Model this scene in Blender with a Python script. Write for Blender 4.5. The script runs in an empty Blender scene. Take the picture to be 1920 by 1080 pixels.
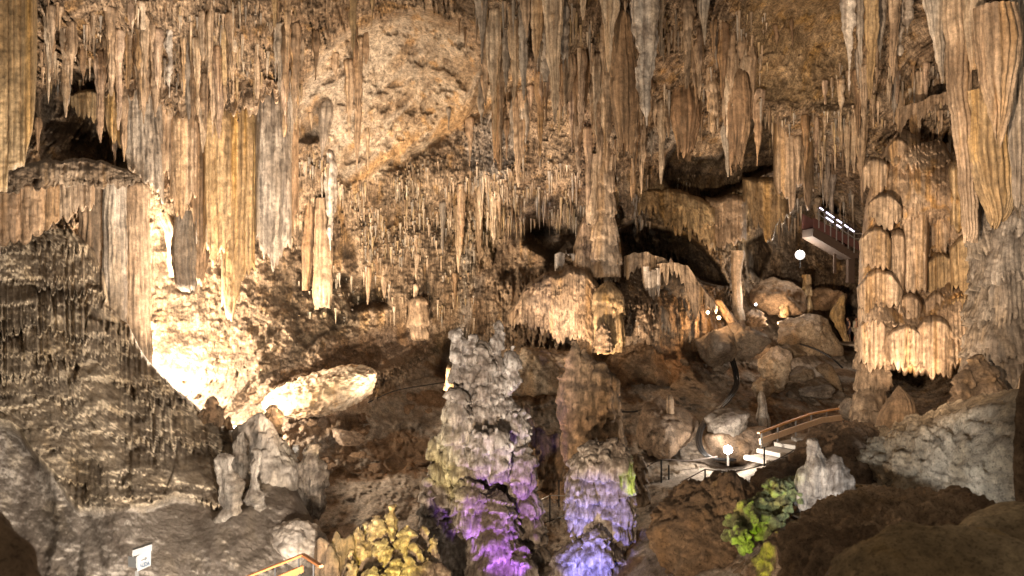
import bpy, bmesh, math, random
import numpy as np
from mathutils import Vector, Matrix

# ---------------------------------------------------------------- camera, world, lights
SC = bpy.context.scene
FPX, CX, CY, CAMZ = 1400.0, 960.0, 540.0, 10.0
cam_d = bpy.data.cameras.new('camera'); cam = bpy.data.objects.new('camera', cam_d)
SC.collection.objects.link(cam); SC.camera = cam
cam.location = (0, 0, CAMZ); cam.rotation_euler = (math.radians(90), 0, 0)
cam_d.sensor_width = 36.0; cam_d.lens = FPX / 1920 * 36.0
cam_d.clip_start = 0.1; cam_d.clip_end = 500
cam_d.dof.use_dof = True; cam_d.dof.focus_distance = 36; cam_d.dof.aperture_fstop = 1.8

wd = bpy.data.worlds.new('World'); SC.world = wd; wd.use_nodes = True
bg = wd.node_tree.nodes['Background']
bg.inputs[0].default_value = (1.0, 0.84, 0.66, 1); bg.inputs[1].default_value = 0.26
SC.view_settings.view_transform = 'Standard'; SC.view_settings.look = 'None'
SC.view_settings.exposure = 0.55; SC.view_settings.gamma = 1.0

def P(px, py, Y):
    return ((px - CX) / FPX * Y, Y, CAMZ - (py - CY) / FPX * Y)

def lamp(name, kind, loc, power, col, size=0.2, aim=None, cone=90, blend=0.6):
    d = bpy.data.lights.new(name, kind); d.energy = power; d.color = col
    d.shadow_soft_size = size
    if kind == 'SPOT':
        d.spot_size = math.radians(cone); d.spot_blend = blend
    o = bpy.data.objects.new(name, d); SC.collection.objects.link(o); o.location = loc
    if aim is not None:
        o.rotation_euler = (Vector(aim) - Vector(loc)).to_track_quat('-Z', 'Y').to_euler()
    return o
WARM = (1.0, 0.735, 0.50); WARMER = (1.0, 0.58, 0.28); NEUT = (1.0, 0.88, 0.74); WHITE = (1.0, 0.95, 0.9)
lamp('floodlight_behind_mound', 'POINT', P(335, 672, 35.2), 5500, (1, .8, .58), .25)
lamp('floodlight_behind_pillar', 'POINT', P(302, 470, 37.0), 700, (1, .8, .58), .2)
lamp('floodlight_ledge', 'POINT', P(468, 770, 33.2), 1000, (1, .82, .62), .2)
lamp('floodlight_drapery', 'SPOT', P(740, 980, 23), 15000, WARM, .2, P(390, 250, 36), 60)
lamp('floodlight_pit', 'SPOT', P(760, 880, 31), 9500, WARM, .3, P(780, 300, 42), 76)
lamp('floodlight_centre', 'SPOT', P(1080, 800, 33), 5500, WARM, .3, P(1180, 230, 42), 76)
lamp('floodlight_near_left', 'SPOT', P(560, 1480, 12), 9000, NEUT, .12, P(150, 760, 25), 84)
lamp('floodlight_far_left', 'SPOT', P(820, 1250, 12), 9500, NEUT, .15, P(160, 660, 24), 74)
lamp('floodlight_near_low', 'SPOT', P(500, 1700, 8), 9500, WARM, .25, P(1000, 60, 34), 105)
lamp('floodlight_column', 'SPOT', P(1742, 762, 27.9), 700, WARM, .12, P(1700, 400, 32), 110)
lamp('floodlight_near_right', 'SPOT', P(1400, 700, 13), 13000, WARM, .15, P(1780, 360, 29), 62)
lamp('floodlight_middle', 'SPOT', P(1240, 1000, 24), 14000, WARM, .2, P(1390, 670, 38), 58)
lamp('floodlight_stalagmite', 'SPOT', P(820, 1500, 11), 7500, WHITE, .10, P(940, 680, 26), 28)
PURPLE = (.42, .14, 1.0); BLUE = (.16, .18, 1.0)
lamp('purple_lamp', 'SPOT', P(975, 1150, 22), 1000, PURPLE, .08, P(930, 950, 25), 58)
lamp('purple_bank_lamp', 'SPOT', P(1290, 1010, 21.5), 220, PURPLE, .08, P(1345, 930, 24), 40)
lamp('blue_lamp', 'SPOT', P(1060, 1180, 20), 1100, BLUE, .08, P(1105, 1020, 23), 46)
lamp('yellow_lamp', 'SPOT', P(700, 1200, 17), 1500, (1, .84, .13), .1, P(715, 1010, 21), 46)
lamp('green_lamp', 'SPOT', P(1395, 1150, 15.2), 480, (.7, 1, .05), .08, P(1425, 965, 18.2), 34)
lamp('green_side_lamp', 'SPOT', P(1225, 960, 22.8), 130, (.7, 1, .15), .06, P(1165, 880, 24), 40)
lamp('boulder_lamp', 'SPOT', P(1570, 1080, 13.5), 1100, (.88, .94, 1), .12, P(1660, 890, 19), 70)
lamp('warm_side_lamp', 'SPOT', P(1700, 880, 25), 900, WARM, .1, P(1840, 760, 27), 70)
# ---------------------------------------------------------------- noise
def _h(x, y, z, seed):
    h = (x.astype(np.int64) * 374761393 + y.astype(np.int64) * 668265263 + z.astype(np.int64) * 2147483647 + seed * 974634777) & 0xffffffff
    h = ((h ^ (h >> 13)) * 1274126177) & 0xffffffff
    h = ((h ^ (h >> 15)) * 2246822519) & 0xffffffff
    return ((h ^ (h >> 16)) & 0xffffff).astype(np.float32) / 16777216.0
_rs = np.random.RandomState(7)
_TAB = _rs.rand(64, 64, 64).astype(np.float32)
def vn(x, y, z, seed=0):
    x = np.asarray(x, np.float32) + seed * 7.31; y = np.asarray(y, np.float32) + seed * 3.17; z = np.asarray(z, np.float32) + seed * 5.71
    x, y, z = np.broadcast_arrays(x, y, z)
    xi = np.floor(x).astype(np.int32); yi = np.floor(y).astype(np.int32); zi = np.floor(z).astype(np.int32)
    fx = x - xi; fy = y - yi; fz = z - zi
    fx = fx * fx * (3 - 2 * fx); fy = fy * fy * (3 - 2 * fy); fz = fz * fz * (3 - 2 * fz)
    x0 = xi & 63; x1 = (xi + 1) & 63; y0 = yi & 63; y1 = (yi + 1) & 63; z0 = zi & 63; z1 = (zi + 1) & 63
    def L(a, b, t): return a + (b - a) * t
    return L(L(L(_TAB[x0, y0, z0], _TAB[x1, y0, z0], fx), L(_TAB[x0, y1, z0], _TAB[x1, y1, z0], fx), fy),
             L(L(_TAB[x0, y0, z1], _TAB[x1, y0, z1], fx), L(_TAB[x0, y1, z1], _TAB[x1, y1, z1], fx), fy), fz) * 2 - 1
def fbm(x, y, z, octv=4, seed=0, gain=.5):
    s = 0; a = 1.0; t = 0; f = 1.0
    for i in range(octv):
        s = s + a * vn(x * f, y * f, z * f, seed + i * 3); t += a; a *= gain; f *= 2.03
    return s / t
def ridge(x, y, z, octv=4, seed=0):
    s = 0; a = 1.0; t = 0; f = 1.0
    for i in range(octv):
        s = s + a * (1 - np.abs(vn(x * f, y * f, z * f, seed + i * 3)) * 2); t += a; a *= .5; f *= 2.03
    return s / t
def worley1(s, seed=0):
    i0 = np.floor(s).astype(np.int64); F1 = np.full(s.shape, 9., np.float32); F2 = F1.copy(); ID = F1 * 0
    zz = i0 * 0
    for d in (-1, 0, 1):
        i = i0 + d
        p = i + .15 + .7 * _h(i, zz, zz, seed)
        dd = np.abs(s - p).astype(np.float32); idr = _h(i, zz, zz + 5, seed + 11)
        c = dd < F1
        F2 = np.where(c, F1, np.minimum(F2, dd)); ID = np.where(c, idr, ID); F1 = np.where(c, dd, F1)
    return np.sqrt(np.clip((F2 - F1) * 1.1, 0, 1)), ID
def worley3(x, y, z, seed=0):
    xi = np.floor(x).astype(np.int64); yi = np.floor(y).astype(np.int64); zi = np.floor(z).astype(np.int64)
    F1 = np.full(x.shape, 9., np.float32); F2 = F1.copy(); ID = F1 * 0
    for a in (-1, 0, 1):
        for b in (-1, 0, 1):
            for c in (-1, 0, 1):
                i, j, k = xi + a, yi + b, zi + c
                dd = np.sqrt((x - i - _h(i, j, k, seed)) ** 2 + (y - j - _h(i, j, k, seed + 1)) ** 2 + (z - k - _h(i, j, k, seed + 2)) ** 2).astype(np.float32)
                m = dd < F1
                F2 = np.where(m, F1, np.minimum(F2, dd)); ID = np.where(m, _h(i, j, k, seed + 3), ID); F1 = np.where(m, dd, F1)
    return F1, F2, ID
def grit(x, y, z, seed=0):
    """sharp small-scale relief: creases at a few decimetres down to centimetres"""
    return (np.abs(vn(x * 2.6, y * 2.6, z * 1.9, seed + 1)) * 1.0 + np.abs(vn(x * 5.7, y * 5.7, z * 4.1, seed + 2)) * .6 + np.abs(vn(x * 11.3, y * 11.3, z * 8.7, seed + 4)) * .35) / 1.95 - .3
def sst(a, b, x):
    t = np.clip((x - a) / (b - a), 0, 1); return t * t * (3 - 2 * t)
def tiers(s, z, lam, A, dw, dl, seed, q=0.0, pa=.35):
    """flowstone tiers: convex ledges cut off below into a fringe of drips"""
    ph = z / lam + 1.3 * fbm(s / (lam * 3.0), q, z / (lam * 3.5), 3, seed)
    ss = s / dw + 1.2 * vn(s / (dw * 5), q, z / (lam * 1.5), seed + 2)
    pipe, idr = worley1(ss, seed + 3)
    ph2 = ph + dl / lam * (.15 + idr) * pipe
    k = np.floor(ph2); t = ph2 - k
    kr = _h(k.astype(np.int64), np.floor(s / (lam * 4) + vn(s / lam, q, z / lam, seed)).astype(np.int64) * 0, k.astype(np.int64) * 0, seed + 4)
    amp = A * (.45 + .9 * kr)
    prot = amp * (1 - t) ** .75 + pa * dw * pipe * (1 - .6 * t)
    return prot, t, pipe, idr

def scales(s, z, w, h, A, dw, dl, seed, q=0.0, pa=.4):
    """overlapping scallops, each convex above and cut off below into a fringe of drips"""
    pipe, idr = worley1(s / dw + 1.0 * vn(s / (dw * 5), q, z / h * .5, seed + 2), seed + 3)
    zz = z + dl * (.1 + idr) * pipe
    ws = s + w * .5 * fbm(s / w, q, z / h * .6, 2, seed + 5); wz = zz + h * .3 * fbm(s / w * .8, q + 4, z / h * .5, 2, seed + 6)
    x = ws / w; y = wz / h
    xi = np.floor(x).astype(np.int64); yi = np.floor(y).astype(np.int64)
    best = np.full(np.shape(x), 9., np.float32); DY = best * 0; DX = best * 0; ID = best * 0
    for a in (-1, 0, 1):
        for b in (-1, 0, 1, 2):
            i, j = xi + a, yi + b
            cx = i + .15 + .7 * _h(i, j, j * 0, seed); cy = j + .15 + .7 * _h(i, j, j * 0 + 1, seed)
            dx = x - cx; dy = y - cy
            k = .9 * np.abs(dx) + np.where(dy > .0, dy, 9. + 0 * dy) + .35 * dx * dx      # each point belongs to the scallop whose foot lies closest below it
            m = k < best
            best = np.where(m, k, best); DY = np.where(m, dy, DY); DX = np.where(m, dx, DX); ID = np.where(m, _h(i, j, j * 0 + 2, seed), ID)
    t = np.clip(DY / 1.3, 0, 1)
    prot = A * (.4 + .8 * ID) * (1 - t) ** .8 * (1 - .35 * np.clip(np.abs(DX), 0, 1)) + pa * dw * pipe * (1 - .7 * t)
    return prot, t, pipe, idr

# ---------------------------------------------------------------- colour
PAL = {  # a, b, dark, accent
    'tan':   ((.62, .47, .33), (.41, .29, .19), (.075, .05, .03), (.58, .32, .08)),
    'gold':  ((.62, .46, .27), (.42, .29, .15), (.10, .065, .035), (.66, .38, .08)),
    'grey':  ((.52, .46, .39), (.30, .25, .20), (.07, .055, .045), (.45, .33, .20)),
    'white': ((.70, .64, .57), (.42, .36, .30), (.12, .09, .07), (.55, .42, .28)),
    'pale':  ((.72, .60, .46), (.52, .39, .26), (.16, .10, .06), (.68, .38, .12)),
    'pink':  ((.62, .47, .35), (.44, .31, .21), (.10, .06, .04), (.60, .33, .12)),
    'brown': ((.34, .23, .14), (.19, .12, .07), (.05, .035, .02), (.35, .20, .08)),
    'dirt':  ((.33, .22, .14), (.21, .14, .09), (.06, .04, .025), (.30, .18, .09)),
    'stone': ((.46, .40, .34), (.30, .255, .21), (.10, .08, .065), (.50, .40, .28)),
    'beige': ((.62, .51, .37), (.42, .33, .22), (.09, .07, .055), (.50, .36, .20)),
    'green': ((.34, .38, .16), (.16, .18, .07), (.05, .045, .02), (.50, .42, .12)),
}
def mix(a, b, t):
    t = np.asarray(t)[..., None]
    return a * (1 - t) + b * t
def colour(pal, x, y, z, seed=0, pipeid=None, pipe=None, t=None, dirt=.35, streak=1.0, accent=.35, tcol=(.45, .95, .8)):
    a, b, d, e = [np.array(c, np.float32) for c in PAL[pal]]
    n1 = fbm(x * .9, y * .9, z * .35, 4, seed + 20)
    c = mix(a, b, sst(-.35, .35, n1))
    n2 = fbm(x * 2.2, y * 2.2, z * .10, 3, seed + 31)
    c = mix(c, e, accent * sst(.12, .45, n2))
    n3 = fbm(x * 5, y * 5, z * .3, 3, seed + 37)
    c = mix(c, d, streak * .55 * sst(.05, .4, n3))
    n4 = fbm(x * 1.6, y * 1.6, z * 1.6, 5, seed + 43, .65)
    c = mix(c, d, dirt * sst(.0, .3, n4))
    if pipeid is not None:
        c = c * (.86 + .28 * pipeid)[..., None]
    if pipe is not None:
        c = mix(d[None] * 1.5 + 0 * c, c, sst(.0, .68, pipe) * .92 + .08)  # shade painted into the creases between flutes
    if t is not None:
        c = mix(c, c * .4 + d * .45, sst(tcol[0], tcol[1], t) * tcol[2])  # ledge tops darkened: dust, plus painted shade of light from below
    n5 = vn(x * 14, y * 14, z * 9, seed + 3)
    return np.clip(c * (1 + .18 * n5)[..., None], .01, .9)

# ---------------------------------------------------------------- materials
def rock_mat(name, dust=.6, bump=.5, rough=.75, scale=1.0, wet=.3, pits=.5, streak=.5):
    """mottled limestone: object colour x noise, dark pits and vertical mineral streaks, earth dust on what faces up"""
    m = bpy.data.materials.new(name); m.use_nodes = True; nt = m.node_tree; N = nt.nodes; Lk = nt.links
    bs = N['Principled BSDF']
    at = N.new('ShaderNodeAttribute'); at.attribute_name = 'rock_colour'
    geo = N.new('ShaderNodeNewGeometry')
    def noise(sc, det=6, rg=.65, vec=None):
        n = N.new('ShaderNodeTexNoise'); n.inputs['Scale'].default_value = sc; n.inputs['Detail'].default_value = det; n.inputs['Roughness'].default_value = rg
        Lk.new(vec or geo.outputs['Position'], n.inputs['Vector']); return n.outputs['Fac']
    def rng(src, a, b, c, d):
        r = N.new('ShaderNodeMapRange'); [setattr(r.inputs[k + 1], 'default_value', v) for k, v in enumerate((a, b, c, d))]; Lk.new(src, r.inputs[0]); return r.outputs[0]
    def mul(a, b):
        q = N.new('ShaderNodeMath'); q.operation = 'MULTIPLY'; Lk.new(a, q.inputs[0]); Lk.new(b, q.inputs[1]); return q.outputs[0]
    mp = N.new('ShaderNodeMapping'); mp.inputs['Scale'].default_value = (1, 1, .09); Lk.new(geo.outputs['Position'], mp.inputs[0])
    f = mul(mul(rng(noise(3.2 * scale, 9, .78), .3, .7, .5, 1.45), rng(noise(11 * scale, 6, .78), .39, .48, 1 - pits, 1.0)), rng(noise(5.5, 5, .7, mp.outputs[0]), .36, .64, 1 - streak, 1 + streak * .5))
    sc_ = N.new('ShaderNodeVectorMath'); sc_.operation = 'SCALE'
    Lk.new(at.outputs['Color'], sc_.inputs[0]); Lk.new(f, sc_.inputs['Scale'])
    sep = N.new('ShaderNodeSeparateXYZ'); Lk.new(geo.outputs['Normal'], sep.inputs[0])
    ad = N.new('ShaderNodeMath'); ad.operation = 'MULTIPLY_ADD'; ad.inputs[1].default_value = .8; Lk.new(noise(1.4, 5, .6), ad.inputs[0]); Lk.new(sep.outputs['Z'], ad.inputs[2])
    mx = N.new('ShaderNodeMix'); mx.data_type = 'RGBA'
    Lk.new(rng(ad.outputs[0], .55, 1.05, 0, dust), mx.inputs['Factor']); Lk.new(sc_.outputs[0], mx.inputs['A']); mx.inputs['B'].default_value = (.085, .062, .045, 1)
    Lk.new(mx.outputs['Result'], bs.inputs['Base Color'])
    bs.inputs['Roughness'].default_value = rough; bs.inputs['Specular IOR Level'].default_value = wet
    hs = N.new('ShaderNodeMath'); hs.operation = 'MULTIPLY_ADD'; hs.inputs[1].default_value = .55; Lk.new(noise(3.4 * scale, 10, .78), hs.inputs[0]); st_ = N.new('ShaderNodeMath'); st_.operation = 'MULTIPLY'; st_.inputs[1].default_value = min(1, streak * 2.2); Lk.new(noise(4.5, 4, .7, mp.outputs[0]), st_.inputs[0]); Lk.new(st_.outputs[0], hs.inputs[2])
    bp = N.new('ShaderNodeBump'); bp.inputs['Strength'].default_value = bump; bp.inputs['Distance'].default_value = .45
    Lk.new(hs.outputs[0], bp.inputs['Height']); Lk.new(bp.outputs[0], bs.inputs['Normal'])
    return m
def plain(name, col, rough=.5, metal=0, emit=None, es=0, var=.15, sc=6):
    m = bpy.data.materials.new(name); m.use_nodes = True; nt = m.node_tree; N = nt.nodes; Lk = nt.links
    bs = N['Principled BSDF']; bs.inputs['Roughness'].default_value = rough; bs.inputs['Metallic'].default_value = metal
    n = N.new('ShaderNodeTexNoise'); n.inputs['Scale'].default_value = sc; n.inputs['Detail'].default_value = 4
    tc = N.new('ShaderNodeTexCoord'); Lk.new(tc.outputs['Object'], n.inputs['Vector'])
    r = N.new('ShaderNodeMix'); r.data_type = 'RGBA'; Lk.new(n.outputs['Fac'], r.inputs['Factor'])
    r.inputs['A'].default_value = (*[c * (1 - var) for c in col], 1); r.inputs['B'].default_value = (*[min(1, c * (1 + var)) for c in col], 1)
    Lk.new(r.outputs['Result'], bs.inputs['Base Color'])
    if emit: bs.inputs['Emission Color'].default_value = (*emit, 1); bs.inputs['Emission Strength'].default_value = es
    return m
M_WALL = rock_mat('limestone_wall', .6, .8, pits=.6, streak=.45)
M_MOUND = rock_mat('mound_flowstone', .7, .8, pits=.4, streak=.2)  # strong dust on tops, with painted shade mixed in
M_FLOW = rock_mat('flowstone', .6, .7, pits=.35, streak=.35)
M_DRIP = rock_mat('dripstone', .35, .45, .55, 1.2, .4, .3, .38)
M_FLOOR = rock_mat('cave_earth', .0, .8, .85, 1.3, .2, .5, 0)
M_ROCK = rock_mat('boulder_rock', .35, 1.0, .8, 1.0, .3, .55, .1)
M_SMOOTH = rock_mat('smooth_rock', .2, .35, .75, .8, .3, .2, .25)
M_NEAR = rock_mat('near_rock', .0, .9, .9, 2.6, .1, .5, 0)
M_COL = rock_mat('column_flowstone', .45, .55, .7, 1.0, .35, .3, .3)

# ---------------------------------------------------------------- objects
def mesh_np(name, V, F, C=None, mat=None, parent=None, origin=None):
    V = np.asarray(V, np.float32).reshape(-1, 3); F = np.asarray(F, np.int32)
    if origin is None:
        origin = (float(V[:, 0].mean()), float(V[:, 1].mean()), float(V[:, 2].min()))
    V = V - np.array(origin, np.float32)
    me = bpy.data.meshes.new(name)
    k = F.shape[1]; nf = len(F)
    me.vertices.add(len(V)); me.vertices.foreach_set('co', V.ravel())
    me.loops.add(nf * k); me.loops.foreach_set('vertex_index', F.ravel())
    me.polygons.add(nf); me.polygons.foreach_set('loop_start', np.arange(0, nf * k, k, dtype=np.int32))
    me.polygons.foreach_set('loop_total', np.full(nf, k, np.int32))
    me.polygons.foreach_set('use_smooth', np.ones(nf, bool))
    me.update(calc_edges=True)
    if C is not None:
        a = me.color_attributes.new('rock_colour', 'FLOAT_COLOR', 'POINT')
        C4 = np.ones((len(V), 4), np.float32); C4[:, :3] = np.asarray(C).reshape(-1, 3); a.data.foreach_set('color', C4.ravel())
    if mat: me.materials.append(mat)
    o = bpy.data.objects.new(name, me); SC.collection.objects.link(o)
    o.location = origin
    if parent is not None:
        o.parent = parent; o.location = Vector(origin) - parent.location
    return o
def tag(o, label=None, cat=None, group=None, kind=None):
    if label: o['label'] = label
    if cat: o['category'] = cat
    if group: o['group'] = group
    if kind: o['kind'] = kind
    return o
def empty(name, loc, label=None, cat=None, group=None):
    o = bpy.data.objects.new(name, None); SC.collection.objects.link(o); o.location = loc; o.empty_display_size = .2
    return tag(o, label, cat, group)
def gridF(nr, nc, wrap=False):
    i = np.arange(nr - 1)[:, None]; j = np.arange(nc - (0 if wrap else 1))[None]
    j2 = (j + 1) % nc
    return np.stack([i * nc + j, i * nc + j2, (i + 1) * nc + j2, (i + 1) * nc + j], -1).reshape(-1, 4)
def joinp(parts):
    Vs, Fs, Cs = [], [], []; n = 0
    for V, F, C in parts:
        V = V.reshape(-1, 3); Vs.append(V); Fs.append(F + n); Cs.append(C.reshape(-1, 3)); n += len(V)
    return np.concatenate(Vs), np.concatenate(Fs), np.concatenate(Cs)

def form(ax, Y, asp=.8, dw=.28, pa=.07, lam=0, A=.12, dl=.3, sc=None, rough=.05, rag=0., step=3., top='open', bot='open', seed=0, pal='tan', lump=0., wob=.15, dirt=.3, streak=.8, accent=.35, cmul=1.0):
    """closed upright body of revolution with an elliptic section, flutes, drip tiers and a ragged foot; ax = (px, py, half width px[, Y])"""
    ax = sorted([(a[0], a[1], a[2], a[3] if len(a) > 3 else Y) for a in ax], key=lambda a: a[1])
    py0, py1 = ax[0][1], ax[-1][1]; A4 = np.array(ax, np.float64)
    m = max(8, int((py1 - py0) / step)); v = np.linspace(0, 1, m); py = py0 + (py1 - py0) * v
    px = np.interp(py, A4[:, 1], A4[:, 0]); hw = np.interp(py, A4[:, 1], A4[:, 2]); Yd = np.interp(py, A4[:, 1], A4[:, 3])
    w = max(1, m // 14); ker = np.ones(2 * w + 1) / (2 * w + 1)
    def sm(a): return np.convolve(np.pad(a, w, mode='edge'), ker, 'valid')
    px, Yd = sm(px), sm(Yd); hw = np.minimum(sm(hw), hw * 1.25 + .5)
    S = Yd / FPX; R = hw * S
    env = np.ones(m)
    d0 = (py - py0) / np.maximum(hw.max() * .9, 4); d1 = (py1 - py) / np.maximum(hw.max() * .9, 4)
    if top == 'round': env *= np.sqrt(np.clip(1 - (1 - np.clip(d0, 0, 1)) ** 2, 0, 1))
    if bot == 'round': env *= np.sqrt(np.clip(1 - (1 - np.clip(d1, 0, 1)) ** 2, 0, 1))
    env[0] = min(env[0], .02) if top != 'open' else env[0]
    n = int(max(10, min(420, 2 * math.pi * hw.max() / step))); th = np.linspace(0, 2 * math.pi, n, endpoint=False) - math.pi * .5 + math.pi
    X0 = (px - CX) * S; Z0 = CAMZ - (py - CY) * S
    TH = th[None].repeat(m, 0); RR = (R * env)[:, None]
    s = (TH - math.pi * .5 - math.pi) * R.mean()
    cs, sn = np.cos(TH), np.sin(TH)
    bx = X0[:, None] + cs * RR; by = Yd[:, None] + sn * RR * asp; bz = Z0[:, None] + 0 * TH
    if rag > 0:
        pz, idz = worley1(s[0] / (dw * 1.6), seed + 9)
        Lf = 1 - rag * (.25 + .75 * idz) * (1.25 - .5 * pz)
        bz = Z0[0] + (bz - Z0[0]) * Lf[None]
    ox = seed * 3.7
    wn = wob * R.max()
    bx = bx + wn * fbm(ox, 0, bz * .45 / max(.3, R.max()), 2, seed + 1) ; by = by + wn * fbm(ox + 9, 0, bz * .45 / max(.3, R.max()), 2, seed + 2)
    disp = np.zeros_like(bx); t = None
    if sc:
        pr, t, pipe, idr = scales(s, bz, sc[0], sc[1], A, dw, dl, seed, ox)
        disp += pr - A * .4; lam = 1
    elif lam:
        pr, t, pipe, idr = tiers(s, bz, lam, A, dw, dl, seed, ox)
        disp += pr - A * .4
    else:
        pipe, idr = worley1(s / dw + .7 * vn(s / (dw * 6), ox, bz * .35, seed + 5), seed + 3)
    disp += pa * (pipe - .6) * (1 if not lam else .4)
    disp += rough * fbm(bx * 1.6 + ox, by * 1.6, bz * 1.3, 4, seed + 6) + (.05 + rough * .9) * grit(bx + ox, by, bz, seed + 8)
    if lump: disp += lump * fbm(bx * .7 + ox, by * .7, bz * .7, 3, seed + 7)
    disp = np.clip(disp, -.6 * RR, None) * np.clip(env + .1, 0, 1)[:, None] * np.clip(RR / (R.max() * .25), .12, 1)
    bx = bx + cs * disp; by = by + sn * disp
    if rag > 0:   # tuck the ragged foot in so it closes
        u = np.clip((v - .93) / .07, 0, 1)[:, None] ** 2
        by = by + (Yd[:, None] - by) * u * .9; bz = bz - 0 * u
    C = colour(pal, bx + ox, by, bz, seed, idr, pipe, t, dirt, streak, accent) * cmul
    return np.stack([bx, by, bz], -1).reshape(-1, 3), gridF(m, n, True), C.reshape(-1, 3)

def put(name, parts, mat, label, cat, group=None, parent=None):
    V, F, C = joinp(parts) if isinstance(parts, list) else parts
    o = mesh_np(name, V, F, C, mat, parent)
    if parent is None: tag(o, label, cat, group)
    elif label: o['label'] = label
    return o

def rockball(cx, cy, rx, ry, Y, ryd=None, seed=0, pal='stone', amp=.22, facet=.25, fine=.05, step=3., tilt=0., dirt=.4, lay=0., cmul=1.0, accent=.3):
    n = int(max(14, min(360, math.pi * 2 * max(rx, ry) / step))); m = max(8, n // 2)
    th = np.linspace(0, 2 * math.pi, n, endpoint=False)[None]; ph = np.linspace(.001, math.pi - .001, m)[:, None]
    dx = np.cos(th) * np.sin(ph); dy = np.sin(th) * np.sin(ph); dz = np.cos(ph) + 0 * th
    S = Y / FPX; a, c = rx * S, ry * S; b = ryd if ryd else (a + c) * .5
    q = 1.3
    d = 1 + amp * fbm(dx * q + seed, dy * q, dz * q, 3, seed)
    F1, F2, ID = worley3(dx * 1.9 + seed, dy * 1.9, dz * 1.9, seed)
    if facet >= .2:
        pr_ = np.random.RandomState(seed); pn = pr_.normal(size=(17, 3)); pn /= np.linalg.norm(pn, axis=1)[:, None]; ph_ = pr_.uniform(.72, 1.05, 17); acc = 0
        for k in range(17):
            dt = np.maximum(dx * pn[k, 0] + dy * pn[k, 1] + dz * pn[k, 2], .05); acc = acc + (dt / ph_[k]) ** 14
        d = (acc ** (-1 / 14.)) * 1.08 * (1 + amp * .6 * (d - 1) / max(amp, .01))
    d = d - facet * (F1 - .5) * .45
    x, y, z = dx * a * d, dy * b * d, dz * c * d
    fx = fine * min(a, c)
    f = fx * 2 * fbm(x * 1.6 / max(.4, min(a, c)) * 2, y * 3 / max(.4, min(a, c)), z * 3 / max(.4, min(a, c)), 5, seed + 5, .6) + fx * 1.3 * fbm(x * 3, y * 3, z * 3, 4, seed + 8, .6)
    f = f + fx * 2.2 * grit(x + seed, y, z, seed + 12)
    if lay: f = f + lay * (ridge(x * .6 + seed, y * .6, z * 2.6, 4, seed + 9) - .4)
    x, y, z = x + dx * f, y + dy * f, z + dz * f
    ct, st = math.cos(tilt), math.sin(tilt)
    x, z = x * ct - z * st, x * st + z * ct
    c0 = P(cx, cy, Y)
    x, y, z = x + c0[0], y + c0[1], z + c0[2]
    C = colour(pal, x, y, z * 2, seed, None, None, None, dirt, .3, accent) * cmul
    return np.stack([x, y, z], -1).reshape(-1, 3), gridF(m, n, True), C.reshape(-1, 3)

def fused(name, parts, voxel, mat, label, cat, pal, seed=0, rib=.5, lam=0, A=.1, dw=.2, dl=.25, pop=0., popw=.3, rough=.06, group=None, dirt=.35, streak=.5, accent=.3, kind=None, cmul=1., parent=None):
    """overlapping bodies fused to one skin (voxel remesh), then worn by drip tiers, pipes and knobs"""
    V, F, C = joinp(parts)
    tmp = mesh_np('tmp', V, F, None, None, None, (0, 0, 0))
    md = tmp.modifiers.new('r', 'REMESH'); md.mode = 'VOXEL'; md.voxel_size = voxel
    dg = bpy.context.evaluated_depsgraph_get(); ev = tmp.evaluated_get(dg); me = ev.to_mesh()
    nv = len(me.vertices); V = np.empty(nv * 3, np.float32); me.vertices.foreach_get('co', V); V = V.reshape(-1, 3)
    Nn = np.empty(nv * 3, np.float32); me.vertices.foreach_get('normal', Nn); Nn = Nn.reshape(-1, 3)
    lt = np.empty(len(me.polygons), np.int32); me.polygons.foreach_get('loop_total', lt)
    vi = np.empty(len(me.loops), np.int32); me.loops.foreach_get('vertex_index', vi)
    ev.to_mesh_clear(); bpy.data.objects.remove(tmp)
    F = vi.reshape(-1, 4)
    lab = np.arange(nv)
    for _ in range(400):
        m = lab[F].min(1); new = lab.copy()
        for c in range(4): np.minimum.at(new, F[:, c], m)
        new = new[new]
        if (new == lab).all(): break
        lab = new
    keep = lab == np.bincount(lab).argmax(); F = F[keep[F].all(1)]
    re_ = np.cumsum(keep) - 1; F = re_[F]; V = V[keep]; Nn = Nn[keep]
    x, y, z = V.T.copy()
    # keep the largest island
    d = rough * fbm(x * 1.8, y * 1.8, z * 1.5, 5, seed + 1, .6); t = pipe = idr = None
    F1, F2, ID = worley3(x / dw, y / dw, z / (dw * 7), seed + 2)
    pipe = np.sqrt(np.clip((F2 - F1) * 1.3, 0, 1)); idr = ID
    if lam:
        ph = z / lam + 1.5 * fbm(x / lam * .45, y / lam * .45, z / lam * .35, 3, seed + 3) + dl / lam * (.15 + ID) * pipe
        k = np.floor(ph); t = ph - k
        d = d + A * ((1 - t) ** .75 - .4)
    d = d + rib * dw * (pipe - .6)
    if pop:
        G1, G2, GI = worley3(x / popw, y / popw, z / popw, seed + 5)
        d = d + pop * (.62 - G1) * (.5 + GI)
    d = d + .16 * grit(x, y, z, seed + 8)
    V = V + Nn * d[:, None]
    C = colour(pal, x, y, z, seed, idr, pipe, t, dirt, streak, accent) * cmul
    o = mesh_np(name, V, F, C, mat, parent)
    if kind: tag(o, kind=kind)
    elif parent is None: tag(o, label, cat, group)
    return o

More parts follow.
